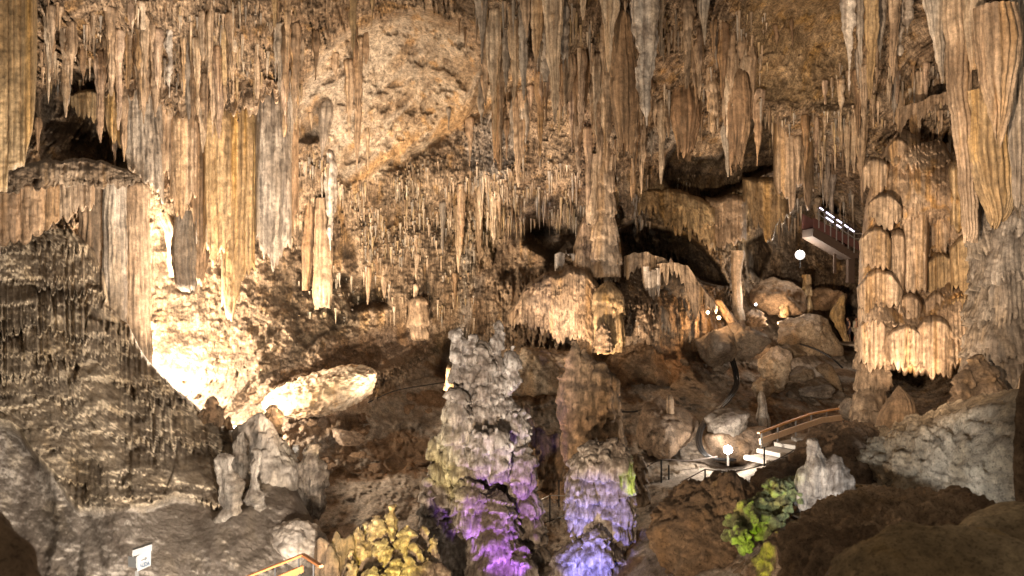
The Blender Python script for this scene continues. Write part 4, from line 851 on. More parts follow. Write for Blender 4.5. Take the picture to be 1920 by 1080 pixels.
# ---- central stalagmites
def spires(lst, Y, step=6, asp=.9):
    return [form(ax, Y + dy, asp, top='round', bot='round', step=step, seed=i, rough=.1) for i, (ax, dy) in enumerate(lst)]
fused('stalagmite', spires([
    ([(858, 612, 8), (858, 640, 13), (866, 690, 20), (880, 740, 26)], .1), ([(884, 628, 7), (886, 660, 14), (892, 720, 22)], 0), ([(905, 636, 6), (908, 680, 16), (908, 760, 26)], -.2),
    ([(935, 600, 6), (932, 630, 10), (925, 665, 18), (918, 740, 30)], .1), ([(960, 650, 9), (957, 690, 14), (945, 740, 24)], .2), ([(908, 690, 36), (908, 760, 52), (905, 830, 64), (905, 900, 70)], .5),
    ([(862, 720, 14), (858, 770, 22), (860, 840, 26), (872, 910, 28)], -.4), ([(848, 770, 10), (846, 820, 18), (852, 880, 20)], -.1), ([(905, 800, 18), (905, 860, 22), (908, 900, 18)], -.8), ([(935, 800, 18), (935, 880, 20), (930, 905, 16)], -.9),
    ([(955, 760, 30), (955, 810, 36), (958, 860, 34)], .3), ([(975, 840, 20), (978, 870, 24), (972, 930, 28)], -.2), ([(975, 900, 26), (985, 960, 28), (990, 1060, 34)], .1),
    ([(815, 812, 10), (822, 840, 14), (828, 900, 20), (832, 960, 24)], .2), ([(802, 890, 4), (806, 930, 12), (815, 1000, 24), (820, 1100, 40)], -.2), ([(795, 925, 4), (800, 960, 9), (810, 1010, 16)], -.5),
    ([(875, 900, 24), (880, 950, 30), (890, 1000, 34)], -.9), ([(930, 920, 30), (930, 1000, 44), (925, 1120, 60)], -.8), ([(850, 960, 30), (850, 1120, 60)], .1), ([(975, 1030, 18), (978, 1060, 26), (975, 1120, 30)], -1.3), ([(905, 880, 60), (905, 1000, 84), (905, 1130, 104)], .7)], 25.5, 4),
    .055, M_FLOW, 'tallest grey white stalagmite, crowned with spires and purple lit at its foot', 'stalagmite', 'white', 301, rib=1.0, lam=.62, A=.2, dw=.15, dl=.3, rough=.15, pop=.13, popw=.5, dirt=.3, streak=.3, accent=.05, cmul=.92)
fused('stalagmite', spires([
    ([(1150, 822, 14), (1150, 860, 34), (1152, 920, 36), (1150, 985, 36), (1148, 1040, 30)], 0), ([(1105, 832, 16), (1102, 870, 34), (1096, 940, 34), (1092, 1010, 28)], .1), ([(1128, 828, 24), (1130, 900, 40), (1128, 980, 34)], .5), ([(1085, 890, 10), (1084, 940, 20), (1096, 1000, 16), (1100, 1030, 10)], -.2),
    ([(1085, 1010, 14), (1070, 1060, 30), (1066, 1120, 40)], -.6), ([(1120, 985, 16), (1118, 1040, 30), (1115, 1120, 42)], -.8), ([(1150, 1010, 12), (1150, 1060, 26), (1150, 1120, 36)], -.6), ([(1150, 960, 30), (1140, 1060, 70), (1140, 1140, 96)], .8), ([(1050, 1060, 12), (1045, 1120, 24)], -.5)], 24, 4),
    .055, M_FLOW, 'lumpy stalagmite lit green above and blue violet below, right of the tallest', 'stalagmite', 'white', 302, rib=.9, lam=.75, A=.17, dw=.14, dl=.3, rough=.13, pop=.06, popw=.5, dirt=.2, streak=.2, accent=.1, cmul=1.1)
fused('stalagmite', spires([
    ([(1075, 636, 7), (1076, 660, 10), (1078, 720, 18), (1090, 800, 30)], 0), ([(1064, 700, 6), (1066, 760, 18), (1082, 830, 28)], .1), ([(1100, 690, 8), (1102, 740, 20), (1104, 800, 36), (1108, 880, 48)], .2),
    ([(1092, 652, 7), (1096, 700, 22), (1098, 790, 44), (1104, 880, 52)], .15), ([(1120, 676, 9), (1124, 730, 20), (1126, 800, 28)], -.1), ([(1064, 668, 7), (1062, 720, 16), (1070, 800, 26)], .05), ([(1146, 700, 8), (1148, 750, 17), (1148, 860, 22)], 0),
    ([(1140, 735, 10), (1142, 780, 15), (1140, 880, 24)], -.1), ([(1160, 768, 5), (1161, 800, 7), (1160, 880, 14)], 0), ([(1122, 720, 7), (1124, 780, 18), (1120, 860, 30)], 0)], 28.5),
    .09, M_FLOW, 'dark brown knobbly stalagmite behind the green and blue lit one', 'stalagmite', 'brown', 303, cmul=1.7, lam=.6, A=.12, dw=.2, dl=.2, rough=.14, pop=.1, popw=.4)
fused('stalagmite', spires([([(1015, 795, 8), (1014, 830, 12), (1016, 900, 14)], 0), ([(1040, 806, 9), (1042, 850, 13), (1040, 905, 16)], .2), ([(1060, 815, 6), (1060, 880, 12)], .4), ([(1026, 870, 16), (1026, 925, 18)], .1)], 30),
    .08, M_FLOW, 'brown stump cluster between the tallest stalagmite and the dark one', 'stalagmite', 'brown', 304, cmul=1.6, lam=.5, A=.08, dw=.2, rough=.1, pop=.06, popw=.3)
fused('stalagmite', spires([([(985, 755, 5), (990, 790, 9), (996, 840, 14)], 0), ([(998, 790, 5), (1000, 850, 10)], .2)], 30), .08, M_FLOW, 'small orange stump at the right side of the tallest stalagmite', 'stalagmite', 'tan', 305, rough=.1, pop=.06, popw=.3)
fused('stalagmite', spires([([(845, 682, 5), (846, 700, 8), (848, 730, 9)], 0), ([(840, 712, 6), (838, 735, 14)], .2)], 34), .08, M_FLOW, 'small orange knob stalagmite behind the left shoulder of the tallest', 'stalagmite', 'gold', 306, rough=.1, pop=.08, popw=.3)
put('stalagmite', form([(1192, 850, 9), (1194, 880, 14), (1194, 905, 15), (1196, 930, 20), (1192, 945, 22)], 26.5, .9, lam=.5, A=.12, dw=.2, seed=307, pal='tan', top='round', rough=.12), M_FLOW, 'pinkish ringed stalagmite at the left end of the concrete path', 'stalagmite')
rs = random.Random(4); B = []
B_ = 0
for x, y, h in [(735, 942, 9), (707, 968, 13), (688, 975, 11), (672, 985, 12), (765, 980, 13), (790, 985, 10), (812, 1000, 9), (752, 1005, 14), (715, 1010, 16), (780, 1015, 14), (690, 1025, 15), (655, 1020, 10), (830, 1010, 9), (740, 1040, 18), (800, 1045, 16), (770, 1050, 14), (700, 1060, 20), (660, 1055, 14), (825, 1055, 14)]:
    B.append(([(x, y, h * .5), (x + rs.uniform(-3, 3), y + 22, h), (x + rs.uniform(-6, 6), y + 90, h * 1.5)], rs.uniform(-.6, .3) - (y - 980) * .012))
B.append(([(740, 1020, 70), (740, 1100, 120)], 1.0))
fused('coral_stone', spires(B, 22.5, 5), .065, M_FLOW, 'yellow lit popcorn coral stone heaped at the bottom left of centre', 'cave coral', 'pale', 310, lam=.34, A=.12, dw=.11, dl=.2, rough=.16, pop=.10, popw=.15, dirt=.25, streak=.1, accent=.15)
fused('stalagmite', spires([([(600, 1000, 8), (604, 1040, 16), (612, 1110, 26)], 0), ([(632, 990, 9), (634, 1040, 14), (636, 1110, 20)], .2), ([(618, 1015, 10), (622, 1110, 22)], -.2), ([(655, 1000, 8), (652, 1110, 18)], .3)], 21.5), .07, M_FLOW, 'dark brown stalagmite bunch left of the yellow coral stone', 'stalagmite', 'brown', 311, rough=.12, dw=.3, pop=.05, popw=.4)
fused('stalagmite', spires([([(588, 825, 5), (584, 850, 17), (588, 900, 20), (590, 960, 16), (592, 975, 8)], 0), ([(572, 880, 8), (566, 920, 18), (580, 960, 20)], .2), ([(604, 860, 5), (606, 920, 10)], .1), ([(560, 868, 5), (560, 900, 8)], 0)], 27.5), .075, M_FLOW, 'grey layered stalagmite standing on the slope left of the dark pit', 'stalagmite', 'grey', 312, lam=.42, A=.1, dw=.16, rough=.12, pop=.05, popw=.35)
put('stalagmite', form([(512, 758, 9), (511, 775, 14), (510, 815, 17), (508, 835, 19)], 29, .9, lam=.42, A=.10, dw=.25, seed=313, pal='brown', cmul=1.6, top='round', rough=.14), M_FLOW, 'leaning column stump beside the white tube lamp', 'stalagmite')
for k, (x, y0, y1, h) in enumerate([(398, 742, 790, 8), (382, 765, 795, 6), (410, 760, 798, 6), (428, 780, 806, 5)]):
    put('stalagmite', form([(x, y0, h * .7), (x, y0 + 15, h), (x, y1, h * 1.3)], 28.5, .9, lam=.4, A=.06, seed=314 + k, pal='brown', cmul=1.2, top='round', rough=.08), M_FLOW, ['tallest of four stumps standing before the white glow', 'leftmost squat stump before the white glow', 'stump leaning on the tallest one before the glow', 'smallest stump, nearest the white tube lamp'][k], 'stalagmite')
for k, (ax, Y, lab) in enumerate([([(455, 808, 8), (452, 860, 13), (450, 930, 12), (446, 1010, 10)], 26.3, 'rough pale rib of rock hanging beside the smooth grey slope'),
        ([(476, 840, 7), (476, 920, 12), (472, 1000, 13), (470, 1090, 12)], 25, 'white crusted rib of rock running down to the wooden rail'), ([(418, 850, 8), (425, 920, 18), (424, 985, 13), (430, 1060, 10)], 24.2, 'rough hanging lump of crusted rock, lower left')]):
    put('rock_rib', form(ax, Y, .8, dw=.2, pa=.08, seed=320 + k, pal='grey', cmul=.7, rough=.3, lump=.5, wob=.4, top='round', dirt=.6), M_FLOW, lab, 'rock rib')
for k, (cx, cy, rx, ry, Y, lab, pal, cm) in enumerate([
    (598, 738, 112, 40, 36.3, 'smooth pale slab boulder glowing in the floodlight', 'pale', 1.),
    (655, 822, 30, 14, 33, 'flat orange brown boulder under the glowing slab', 'pink', .8), (740, 870, 16, 14, 33, 'small brown boulder in the dark pit', 'dirt', 1.5), (520, 915, 46, 88, 27.6, 'smooth grey rounded boulder left of the layered stalagmite', 'stone', .62),
    (545, 1020, 58, 42, 24, 'smooth grey boulder right above the wooden rail', 'stone', 1.), (1237, 812, 42, 50, 32.5, 'brown rough boulder left of the path lamp, a stump on top', 'pink', .8),
    (1372, 838, 54, 42, 32.9, 'pink tan boulder lit by the path lamp', 'pink', 1.1), (1360, 795, 36, 26, 32.5, 'grey broken boulder on top of the pink tan one', 'stone', .9), (1452, 690, 30, 38, 38, 'cream slab boulder above the white capped stump', 'pale', .9), (1430, 725, 20, 14, 37, 'flat cream boulder under the slab boulder', 'pale', .8),
    (1350, 650, 44, 30, 40, 'grey boulder above the black cable bend', 'stone', .9), (1395, 640, 36, 34, 40, 'boulder under the little ringed stump', 'stone', .8), (1515, 622, 44, 34, 42, 'big cream knobbly boulder below the star bright lamp', 'pale', .9), (1475, 660, 22, 14, 41, 'cream flat boulder left of the knobbly one', 'pale', .8),
    (1500, 702, 24, 14, 39.5, 'pale boulder on the earth slope, middle', 'pale', .7), (1545, 690, 16, 9, 40, 'small pale stone on the earth slope, right', 'pale', .7), (1530, 735, 34, 12, 38, 'low long rock lying on the earth slope above the rail', 'stone', .8), (1455, 555, 46, 30, 45, 'dark overhanging boulder below the star bright lamp', 'brown', 1.2),
    (1545, 560, 34, 22, 47, 'brown boulder heap under the stair bridge', 'brown', 1.4), (1010, 690, 60, 44, 38.5, 'knobbly pale rock heap under the drip fringed dome', 'pale', .9), (1195, 690, 60, 56, 39.5, 'large smooth brown rock below the small grey dome', 'brown', 1.3), (1590, 770, 14, 18, 33.5, 'pale rock at the top end of the wooden rail', 'stone', 1.)]):
    put('boulder', rockball(cx, cy, rx, ry, Y, None, 340 + k, pal, .22, .35 if k else .1, .07 if cm != 1.1 else .03, cmul=cm, tilt=.28 if k == 0 else 0, step=2.4), M_ROCK if k not in (0, 3, 4) else M_SMOOTH, lab, 'boulder')
srs = np.random.RandomState(21)
for k in range(46):
    if k < 26: x, y = srs.uniform(570, 840), srs.uniform(745, 905); lab, g = 'small brown stone lying in the dark earth pit', 'stones in the dark earth pit'
    else: x, y = srs.uniform(1230, 1590), srs.uniform(665, 760); lab, g = 'small pale stone lying on the earth slope above the rail', 'stones on the earth slope'
    r_ = srs.uniform(3.5, 11); Yq = wall_at(x, y)
    put('stone', rockball(x, y, r_ * srs.uniform(1, 1.7), r_, Yq + .05, None, 500 + k, 'dirt' if k < 26 else 'stone', .2, .35, .12, cmul=1.5 if k < 26 else .9, tilt=srs.uniform(-.4, .4), step=2.), M_ROCK, lab, 'stone', g)
put('stalagmite', form([(1256, 740, 3), (1256, 750, 6), (1256, 775, 7)], 32, .9, seed=370, pal='tan', top='round', step=2), M_DRIP, 'tan finger stump on the brown rough boulder', 'stalagmite')
put('stalagmite', form([(1427, 732, 4), (1428, 750, 7), (1429, 775, 9), (1430, 790, 13), (1430, 800, 14)], 35, .9, seed=371, pal='white', top='round', step=2, rough=.03), M_DRIP, 'white capped cone stump above the path', 'stalagmite')
put('stalagmite', form([(1415, 578, 8), (1416, 592, 14), (1417, 612, 17)], 43, .9, seed=372, pal='tan', top='round', lam=.5, A=.1, step=2.4), M_FLOW, 'little ringed stump carrying a small white lamp', 'stalagmite')
put('stalagmite', form([(1471, 552, 3), (1471, 570, 6), (1469, 595, 7)], 44, .9, seed=373, pal='gold', top='round', lam=.5, A=.1, step=2.), M_FLOW, 'yellow glowing spire below the star bright lamp', 'stalagmite')
put('stalagmite', form([(1513, 515, 6), (1513, 560, 7), (1512, 590, 8)], 45.5, .9, seed=374, pal='gold', lam=.7, A=.1, step=2.), M_FLOW, 'golden knotted post of stone under the star bright lamp', 'stalagmite')
put('rock_fin', form([(1583, 550, 3), (1578, 565, 8), (1568, 590, 14), (1572, 605, 10), (1588, 640, 5)], 46, .7, seed=375, pal='gold', top='round', step=2., rough=.12), M_FLOW, 'orange lit rock blade beside the two visitors', 'rock fin')
put('rock_rib', form([(1345, 560, 4), (1362, 590, 9), (1385, 625, 8), (1396, 640, 5)], 41, .8, seed=376, pal='tan', top='round', step=2.4, lump=.2), M_FLOW, 'tan leaning rock root right of the little orange lamps', 'rock rib')

# ---------------------------------------------------------------- man made things
M_STEEL = plain('steel', (.30, .29, .28), .4, .6); M_DARK = plain('dark_metal', (.035, .033, .033), .5, .3); M_WOOD = plain('varnished_wood', (.72, .36, .13), .4, 0, var=.3, sc=12)
M_RAILW = plain('pale_wood', (.78, .56, .38), .5, 0, var=.2, sc=9); M_CONC = plain('concrete', (.42, .37, .32), .85, 0, var=.25, sc=4); M_STEP = plain('step_edge', (.45, .41, .36), .7)
M_CABLE = plain('cable_rubber', (.02, .02, .022), .45); M_WHITE = plain('white_paint', (.42, .42, .41), .5); M_RUST = plain('brown_steel', (.07, .025, .02), .6, .2, var=.3)
M_ROPE = plain('rope', (.10, .08, .07), .9); M_SKIN = plain('skin', (.62, .38, .27), .6); M_SHIRT = plain('light_shirt', (.66, .64, .52), .9); M_SHORT = plain('beige_shorts', (.55, .48, .36), .9)
M_SHIRT2 = plain('dark_shirt', (.10, .09, .12), .9); M_HAIR = plain('dark_hair', (.03, .02, .015), .9); M_BLUE = plain('blue_letter', (.006, .03, .065), .6); M_BLK = plain('arrow_black', (.03, .03, .03), .6)
def glow(name, col, s): return plain(name, (.8, .8, .8), .4, 0, col, s)
G_STAR = glow('lamp_glass_bright', (1, .93, .85), 60); G_WARM = glow('lamp_glass_warm', (1, .62, .28), 14); G_TUBE = glow('tube_glass', (1, .9, .75), 12); G_STRIP = glow('handrail_light', (.80, .74, 1.), 3.0)

def bmobj(name, bm, mat, parent=None, origin=None, smooth=False):
    me = bpy.data.meshes.new(name); 
    if origin is None:
        xs = [v.co for v in bm.verts]; origin = Vector((sum(v.x for v in xs) / len(xs), sum(v.y for v in xs) / len(xs), min(v.z for v in xs)))
    origin = Vector(origin)
    for v in bm.verts: v.co -= origin
    bmesh.ops.recalc_face_normals(bm, faces=bm.faces[:]); bm.to_mesh(me); bm.free()
    if smooth:
        for p in me.polygons: p.use_smooth = True
    me.materials.append(mat); o = bpy.data.objects.new(name, me); SC.collection.objects.link(o); o.location = origin
    if parent is not None: o.parent = parent; o.location = origin - parent.location
    return o
def bar(bm, a, b, w, h=None, up=Vector((0, 0, 1))):
    a = Vector(a); b = Vector(b); h = h or w; d = (b - a).normalized()
    s = d.cross(up); s = s.normalized() if s.length > 1e-4 else Vector((1, 0, 0)); u = s.cross(d)
    vs = [bm.verts.new(p + s * sx * w / 2 + u * sz * h / 2) for p in (a, b) for sx, sz in ((-1, -1), (1, -1), (1, 1), (-1, 1))]
    for f in ((0, 1, 2, 3), (4, 5, 6, 7), (0, 1, 5, 4), (1, 2, 6, 5), (2, 3, 7, 6), (3, 0, 4, 7)): bm.faces.new([vs[i] for i in f])
def tube(bm, pts, r, n=8, rs=None):
    pts = [Vector(p) for p in pts]; rings = []
    for i, p in enumerate(pts):
        d = (pts[min(i + 1, len(pts) - 1)] - pts[max(i - 1, 0)]).normalized()
        s = d.cross(Vector((0, 1, .01))).normalized(); u = s.cross(d); q = rs[i] if rs else r
        rings.append([bm.verts.new(p + (s * math.cos(t) + u * math.sin(t)) * q) for t in [2 * math.pi * k / n for k in range(n)]])
    for a, b in zip(rings, rings[1:]):
        for k in range(n): bm.faces.new((a[k], a[(k + 1) % n], b[(k + 1) % n], b[k]))
    bm.faces.new(rings[0][::-1]); bm.faces.new(rings[-1])
def smoothpts(pts, n=40):
    A = np.array(pts, float); t = np.arange(len(A)); q = np.linspace(0, len(A) - 1, n); out = []
    for x in q:
        i = int(min(x, len(A) - 2)); f = x - i; p0, p1, p2, p3 = A[max(i - 1, 0)], A[i], A[i + 1], A[min(i + 2, len(A) - 1)]
        out.append(.5 * ((2 * p1) + (-p0 + p2) * f + (2 * p0 - 5 * p1 + 4 * p2 - p3) * f * f + (-p0 + 3 * p1 - 3 * p2 + p3) * f ** 3))
    return out
def one(fn, *a, **k):
    bm = bmesh.new(); fn(bm, *a, **k); return bm

# concrete path steps: base slab with pale nosings
PZ = CAMZ - (880 - CY) / FPX * 30.5
st = empty('path_steps', P(1500, 860, 31), 'pale edged concrete steps climbing right from the path lamp', 'steps')
NO = [((1398, 857), (1440, 876), 30.2), ((1422, 844), (1466, 862), 30.6), ((1454, 832), (1505, 850), 31.1), ((1488, 822), (1520, 832), 31.6)]
for k, (a, b, Y) in enumerate(NO):
    A = Vector(P(*a, Y)); Bv = Vector(P(*b, Y - .9)); Bv.z = A.z
    bobj = bmobj('step_nosing', one(bar, A, Bv, .22, .16), M_STEP, st)
    d = (Bv - A).normalized(); off = Vector((-d.y, d.x, 0)) * -1
    if off.x < 0: off = -off
    bmobj('tread', one(bar, A + off * .62 - Vector((0, 0, .03)), Bv + off * .62 - Vector((0, 0, .03)), .92, .14), M_CONC, st)
# wooden handrail of the steps
hr = empty('handrail', P(1420, 850, 31), 'orange topped wooden handrail beside the concrete steps', 'handrail')
def chain(pts, w, h, name, mat, par, group=None):
    bm = bmesh.new()
    for a, b in zip(pts, pts[1:]): bar(bm, a, b, w, h)
    return bmobj(name, bm, mat, par)
rail = [P(1422, 812, 30.4), P(1475, 792, 31.5), P(1520, 776, 32.6), P(1560, 768, 33.4), P(1603, 762, 34.2)]
low = [P(1425, 828, 30.4), P(1475, 810, 31.5), P(1540, 788, 32.9), P(1600, 780, 34.2)]
chain(rail, .12, .07, 'top_rail', M_WOOD, hr); chain(low, .08, .24, 'kick_board', M_RAILW, hr)
for x, y0, y1, Y in [(1428, 812, 838, 30.4), (1458, 800, 846, 31.1), (1492, 787, 832, 31.9), (1521, 777, 815, 32.6), (1550, 771, 800, 33.2), (1581, 766, 792, 33.8)]:
    bmobj('post', one(bar, P(x, y0, Y), P(x, y1, Y), .05), M_STEEL, hr)
# rope barrier
rb = empty('rope_barrier', P(1322, 905, 27.8), 'dark posts and sagging rope along the near edge of the path', 'rope barrier')
POSTS = [(1240, 862, 905, 28.8), (1322, 880, 905, 27.6), (1433, 838, 874, 28.2), (1254, 872, 905, 29.4)]
for x, y0, y1, Y in POSTS: bmobj('post', one(tube, [P(x, y0, Y), P(x, y1, Y)], .035), M_DARK, rb)
bmobj('rope', one(tube, smoothpts([P(1205, 880, 28.9), P(1240, 862, 28.8), P(1290, 864, 29.6), P(1345, 856, 30.5)]), .022, 6), M_ROPE, rb)
bmobj('rope', one(tube, smoothpts([P(1275, 905, 27.6), P(1322, 880, 27.6)], 12), .022, 6), M_ROPE, rb)
bmobj('rope', one(tube, smoothpts([P(1322, 880, 27.6), P(1375, 884, 27.8), P(1433, 871, 28.2), P(1470, 855, 28.6), P(1505, 833, 29)]), .022, 6), M_ROPE, rb)
rb2 = empty('rope_barrier', P(1031, 980, 27), 'thin posts with rope in the dark gap between the two lit stalagmites', 'rope barrier')
for x, y0, y1, Y in [(1031, 928, 978, 27.5), (1048, 900, 950, 29.5)]: bmobj('post', one(tube, [P(x, y0, Y), P(x, y1, Y)], .03), M_DARK, rb2)
bmobj('rope', one(tube, smoothpts([P(1000, 945, 28), P(1031, 930, 27.5), P(1062, 930, 27)], 14), .018, 6), M_STEEL, rb2)
bmobj('rope', one(tube, smoothpts([P(1000, 985, 27.4), P(1031, 977, 27.5), P(1068, 962, 27)], 14), .018, 6), M_DARK, rb2)
# lamps
def lampthing(name, px, py, Y, r, glass, label, foot=None, power=0, col=WHITE, size=None):
    o = empty(name, P(px, foot or py + 6, Y), label, 'lamp')
    bm = bmesh.new(); bmesh.ops.create_uvsphere(bm, u_segments=32, v_segments=20, radius=r, matrix=Matrix.Translation(P(px, py, Y))); bmobj('bulb', bm, glass, o, smooth=True)
    if foot: bmobj('post', one(tube, [P(px, foot, Y), P(px, py + 3, Y)], .05), M_STEEL, o)
    else:
        bmobj('housing', one(tube, [P(px, py, Y + r * .5), P(px, py, Y + r * .8), P(px, py, Y + r * 2.2)], r, 16, [r * 1.35, r * 1.3, r * .7]), M_DARK, o)
        bmobj('bracket', one(bar, P(px, py, Y + r * 1.6), Vector(P(px, py, Y + r * 1.6)) - Vector((0, 0, r * 3.5)), r * .4), M_DARK, o)
    if power: lamp(name + '_light', 'POINT', P(px, py - 9, Y - r - .12), power, col, .06)
    return o
lampthing('path_lamp', 1365, 843, 30.2, .17, G_STAR, 'round lamp on a short post shining white on the path', 873, 300, NEUT)
lampthing('spotlight', 1500, 478, 44.5, .22, G_STAR, 'star bright spotlight below the stair bridge', None, 260, NEUT)
lampthing('small_lamp', 1348, 596, 39.5, .09, G_WARM, 'small orange lamp at the foot of the elephant hide fringe', None, 160, WARMER)
lampthing('small_lamp', 1327, 586, 39.5, .08, G_WARM, 'left one of the small orange lamps by the fringe', None, 120, WARMER)
lampthing('small_lamp', 1386, 541, 43.3, .10, G_WARM, 'small warm lamp behind the thin waisted pillar', None, 200, WARM)
lampthing('small_lamp', 1461, 606, 43, .09, G_WARM, 'small warm lamp at the foot of the yellow spire', None, 160, WARM)
lampthing('small_lamp', 1417, 571, 42.6, .07, glow('lamp_glass_cool', (.9, .92, 1), 8), 'tiny white lamp on top of the little ringed stump', None, 40, WHITE)
tl = empty('tube_lamp', P(460, 806, 29), 'white tube lamp lying on the ridge beside the column stump', 'lamp')
bmobj('tube', one(tube, [P(440, 801, 29.5), P(455, 806, 29.2), P(476, 806, 29), P(482, 799, 28.9)], .07, 8), G_TUBE, tl, smooth=True); bmobj('base', one(bar, P(438, 805, 29.4), P(478, 809, 28.9), .2, .06), M_STEEL, tl)
lb = empty('lamp_box', P(557, 860, 29), 'little white lamp box behind the layered grey stalagmite', 'lamp box')
bmobj('case', one(bar, P(555, 838, 29), P(555, 856, 29), .22, .16), M_WHITE, lb); bmobj('lid', one(bar, P(550, 835, 29), P(561, 835, 29), .24, .05), M_STEEL, lb)
for k, (x, y, r_, Y) in enumerate([(1800, 785, .13, 26.2)]):
    tag(bmobj('pipe_post', one(tube, [P(x, 787, Y), P(x, 822, Y)], .15, 16), M_STEEL, smooth=True), 'short grey metal pipe standing before the twin headed stalagmite', 'pipe')
# cables
def cable(pts, r, label, n=60):
    return tag(bmobj('cable', one(tube, smoothpts(pts, n), r, 7), M_CABLE, smooth=True), label, 'cable', 'black power cables')
cp = [(1358, 632), (1362, 650), (1372, 672), (1380, 700), (1381, 722), (1368, 745), (1350, 765), (1330, 780), (1316, 800), (1310, 825), (1318, 848), (1340, 860), (1375, 862)]
def onwall(p, off, dx=0): return P(p[0] + dx, p[1], wall_at(p[0] + dx, p[1]) - off)
def cpts(dx, off): 
    ys = [min(wall_at(p[0] + k, p[1]) for k in (-6, 0, 6)) for p in cp]
    Y = np.convolve(np.pad(ys, 1, mode='edge'), np.ones(3) / 3, 'valid')
    return [P(p[0] + dx, p[1], min(Y[i], ys[i]) - off - 1.1) for i, p in enumerate(cp)]
cable(cpts(0, .5), .075, 'thickest black cable of the bundle winding down the rocks')
cable(cpts(4, .55), .05, 'thinner black cable along the right of the bundle')
cable(cpts(-4, .52), .045, 'thinner black cable along the left of the bundle')
cable([P(1150, 770, 36), P(1185, 772, 35.6), P(1222, 764, 35.6)], .04, 'dark cable above the brown rough boulder', 20)
cable([P(1500, 645, 41), P(1530, 655, 40.4), P(1560, 672, 40), P(1580, 690, 40)], .05, 'cable on the earth slope below the visitors', 20)
cable([P(690, 755, 38), P(740, 733, 39), P(800, 722, 40), P(850, 715, 41)], .03, 'thin wire along the brown earth slope left of the tallest stalagmite', 30)
# stair bridge
sb = empty('stair_bridge', P(1570, 520, 45), 'brown stair bridge with lit handrails crossing behind the giant column', 'stairs')
YB = 43.0
a, b = Vector(P(1534, 428, YB)), Vector(P(1600, 474, YB))
bm = bmesh.new(); back = Vector((0, 1.6, 0)); n = 12
prof = []
for i in range(n):
    p = a.lerp(b, i / n); q = a.lerp(b, (i + 1) / n); prof += [Vector((p.x, p.y, p.z)), Vector((q.x, q.y, p.z))]
prof.append(b.copy()); prof += [b + Vector((.45, 0, 0)), b + Vector((.45, 0, -.28)), b + Vector((-.1, 0, -.34)), a + Vector((-.3, 0, -.45)), a + Vector((-.3, 0, 0))]
M_BR = plain('old_concrete', (.045, .027, .017), .9, 0, var=.3)
fr = [bm.verts.new(p) for p in prof]; bk = [bm.verts.new(p + back) for p in prof]
bm.faces.new(fr); bm.faces.new(bk[::-1])
for i in range(len(fr)): j = (i + 1) % len(fr); bm.faces.new((fr[i], fr[j], bk[j], bk[i]))
bmobj('stair_flight', bm, M_BR, sb)
up = Vector((0, 0, .25))
bm = bmesh.new(); vs = [bm.verts.new(p) for p in (a + Vector((-.3, 1.62, .1)), b + Vector((.5, 1.62, .05)), b + Vector((.5, 1.62, 1.0)), a + Vector((-.3, 1.62, 1.0)))]; w2 = [bm.verts.new(v.co + Vector((0, .05, 0))) for v in vs]
bm.faces.new(vs); bm.faces.new(w2[::-1]); [bm.faces.new((vs[i], vs[(i + 1) % 4], w2[(i + 1) % 4], w2[i])) for i in range(4)]
bmobj('side_panel', bm, M_RUST, sb)
bm = bmesh.new(); vs = [bm.verts.new(p) for p in (a + Vector((-.3, -.06, .05)), b + Vector((.5, -.06, .05)), b + Vector((.5, -.06, .5)), a + Vector((-.3, -.06, .62)))]; w2 = [bm.verts.new(v.co + Vector((0, .05, 0))) for v in vs]
bm.faces.new(vs); bm.faces.new(w2[::-1]); [bm.faces.new((vs[i], vs[(i + 1) % 4], w2[(i + 1) % 4], w2[i])) for i in range(4)]
bmobj('side_panel', bm, M_RUST, sb)
for k in range(7):
    p = a.lerp(b, k / 6) + Vector((0, -.1, 0)); bmobj('post', one(bar, p, p + Vector((0, 0, 1.15)), .05), M_STEEL, sb)
bmobj('top_rail', one(bar, a + Vector((-.1, -.1, 1.15)), b + Vector((0, -.1, 1.15)), .05), M_STEEL, sb); bmobj('mid_rail', one(bar, a + Vector((-.1, -.1, .85)), b + Vector((0, -.1, .85)), .04), M_STEEL, sb)
bmobj('landing_rail', one(bar, b + Vector((0, -.1, 1.1)), b + Vector((.7, -.1, 1.1)), .05), M_STEEL, sb); bmobj('landing_rail', one(bar, b + Vector((0, -.1, .8)), b + Vector((.7, -.1, .8)), .04), M_STEEL, sb)
for f0, f1, h in [(.02, .12, 1.2), (.2, .42, 1.2), (.2, .4, .9), (.5, .64, 1.2), (.5, .62, .9), (.72, .82, 1.2), (.86, .99, 1.2)]:
    bmobj('light_strip', one(bar, a.lerp(b, f0) + Vector((0, -.14, h)), a.lerp(b, f1) + Vector((0, -.14, h)), .05), G_STRIP, sb)
bmobj('bridge_pillar', one(bar, P(1594, 530, YB + .7), P(1594, 478, YB + .7), .36, .36), M_BR, sb); bmobj('bridge_pillar', one(bar, P(1565, 512, YB + 1), P(1565, 462, YB + 1), .14, .14), M_BR, sb)
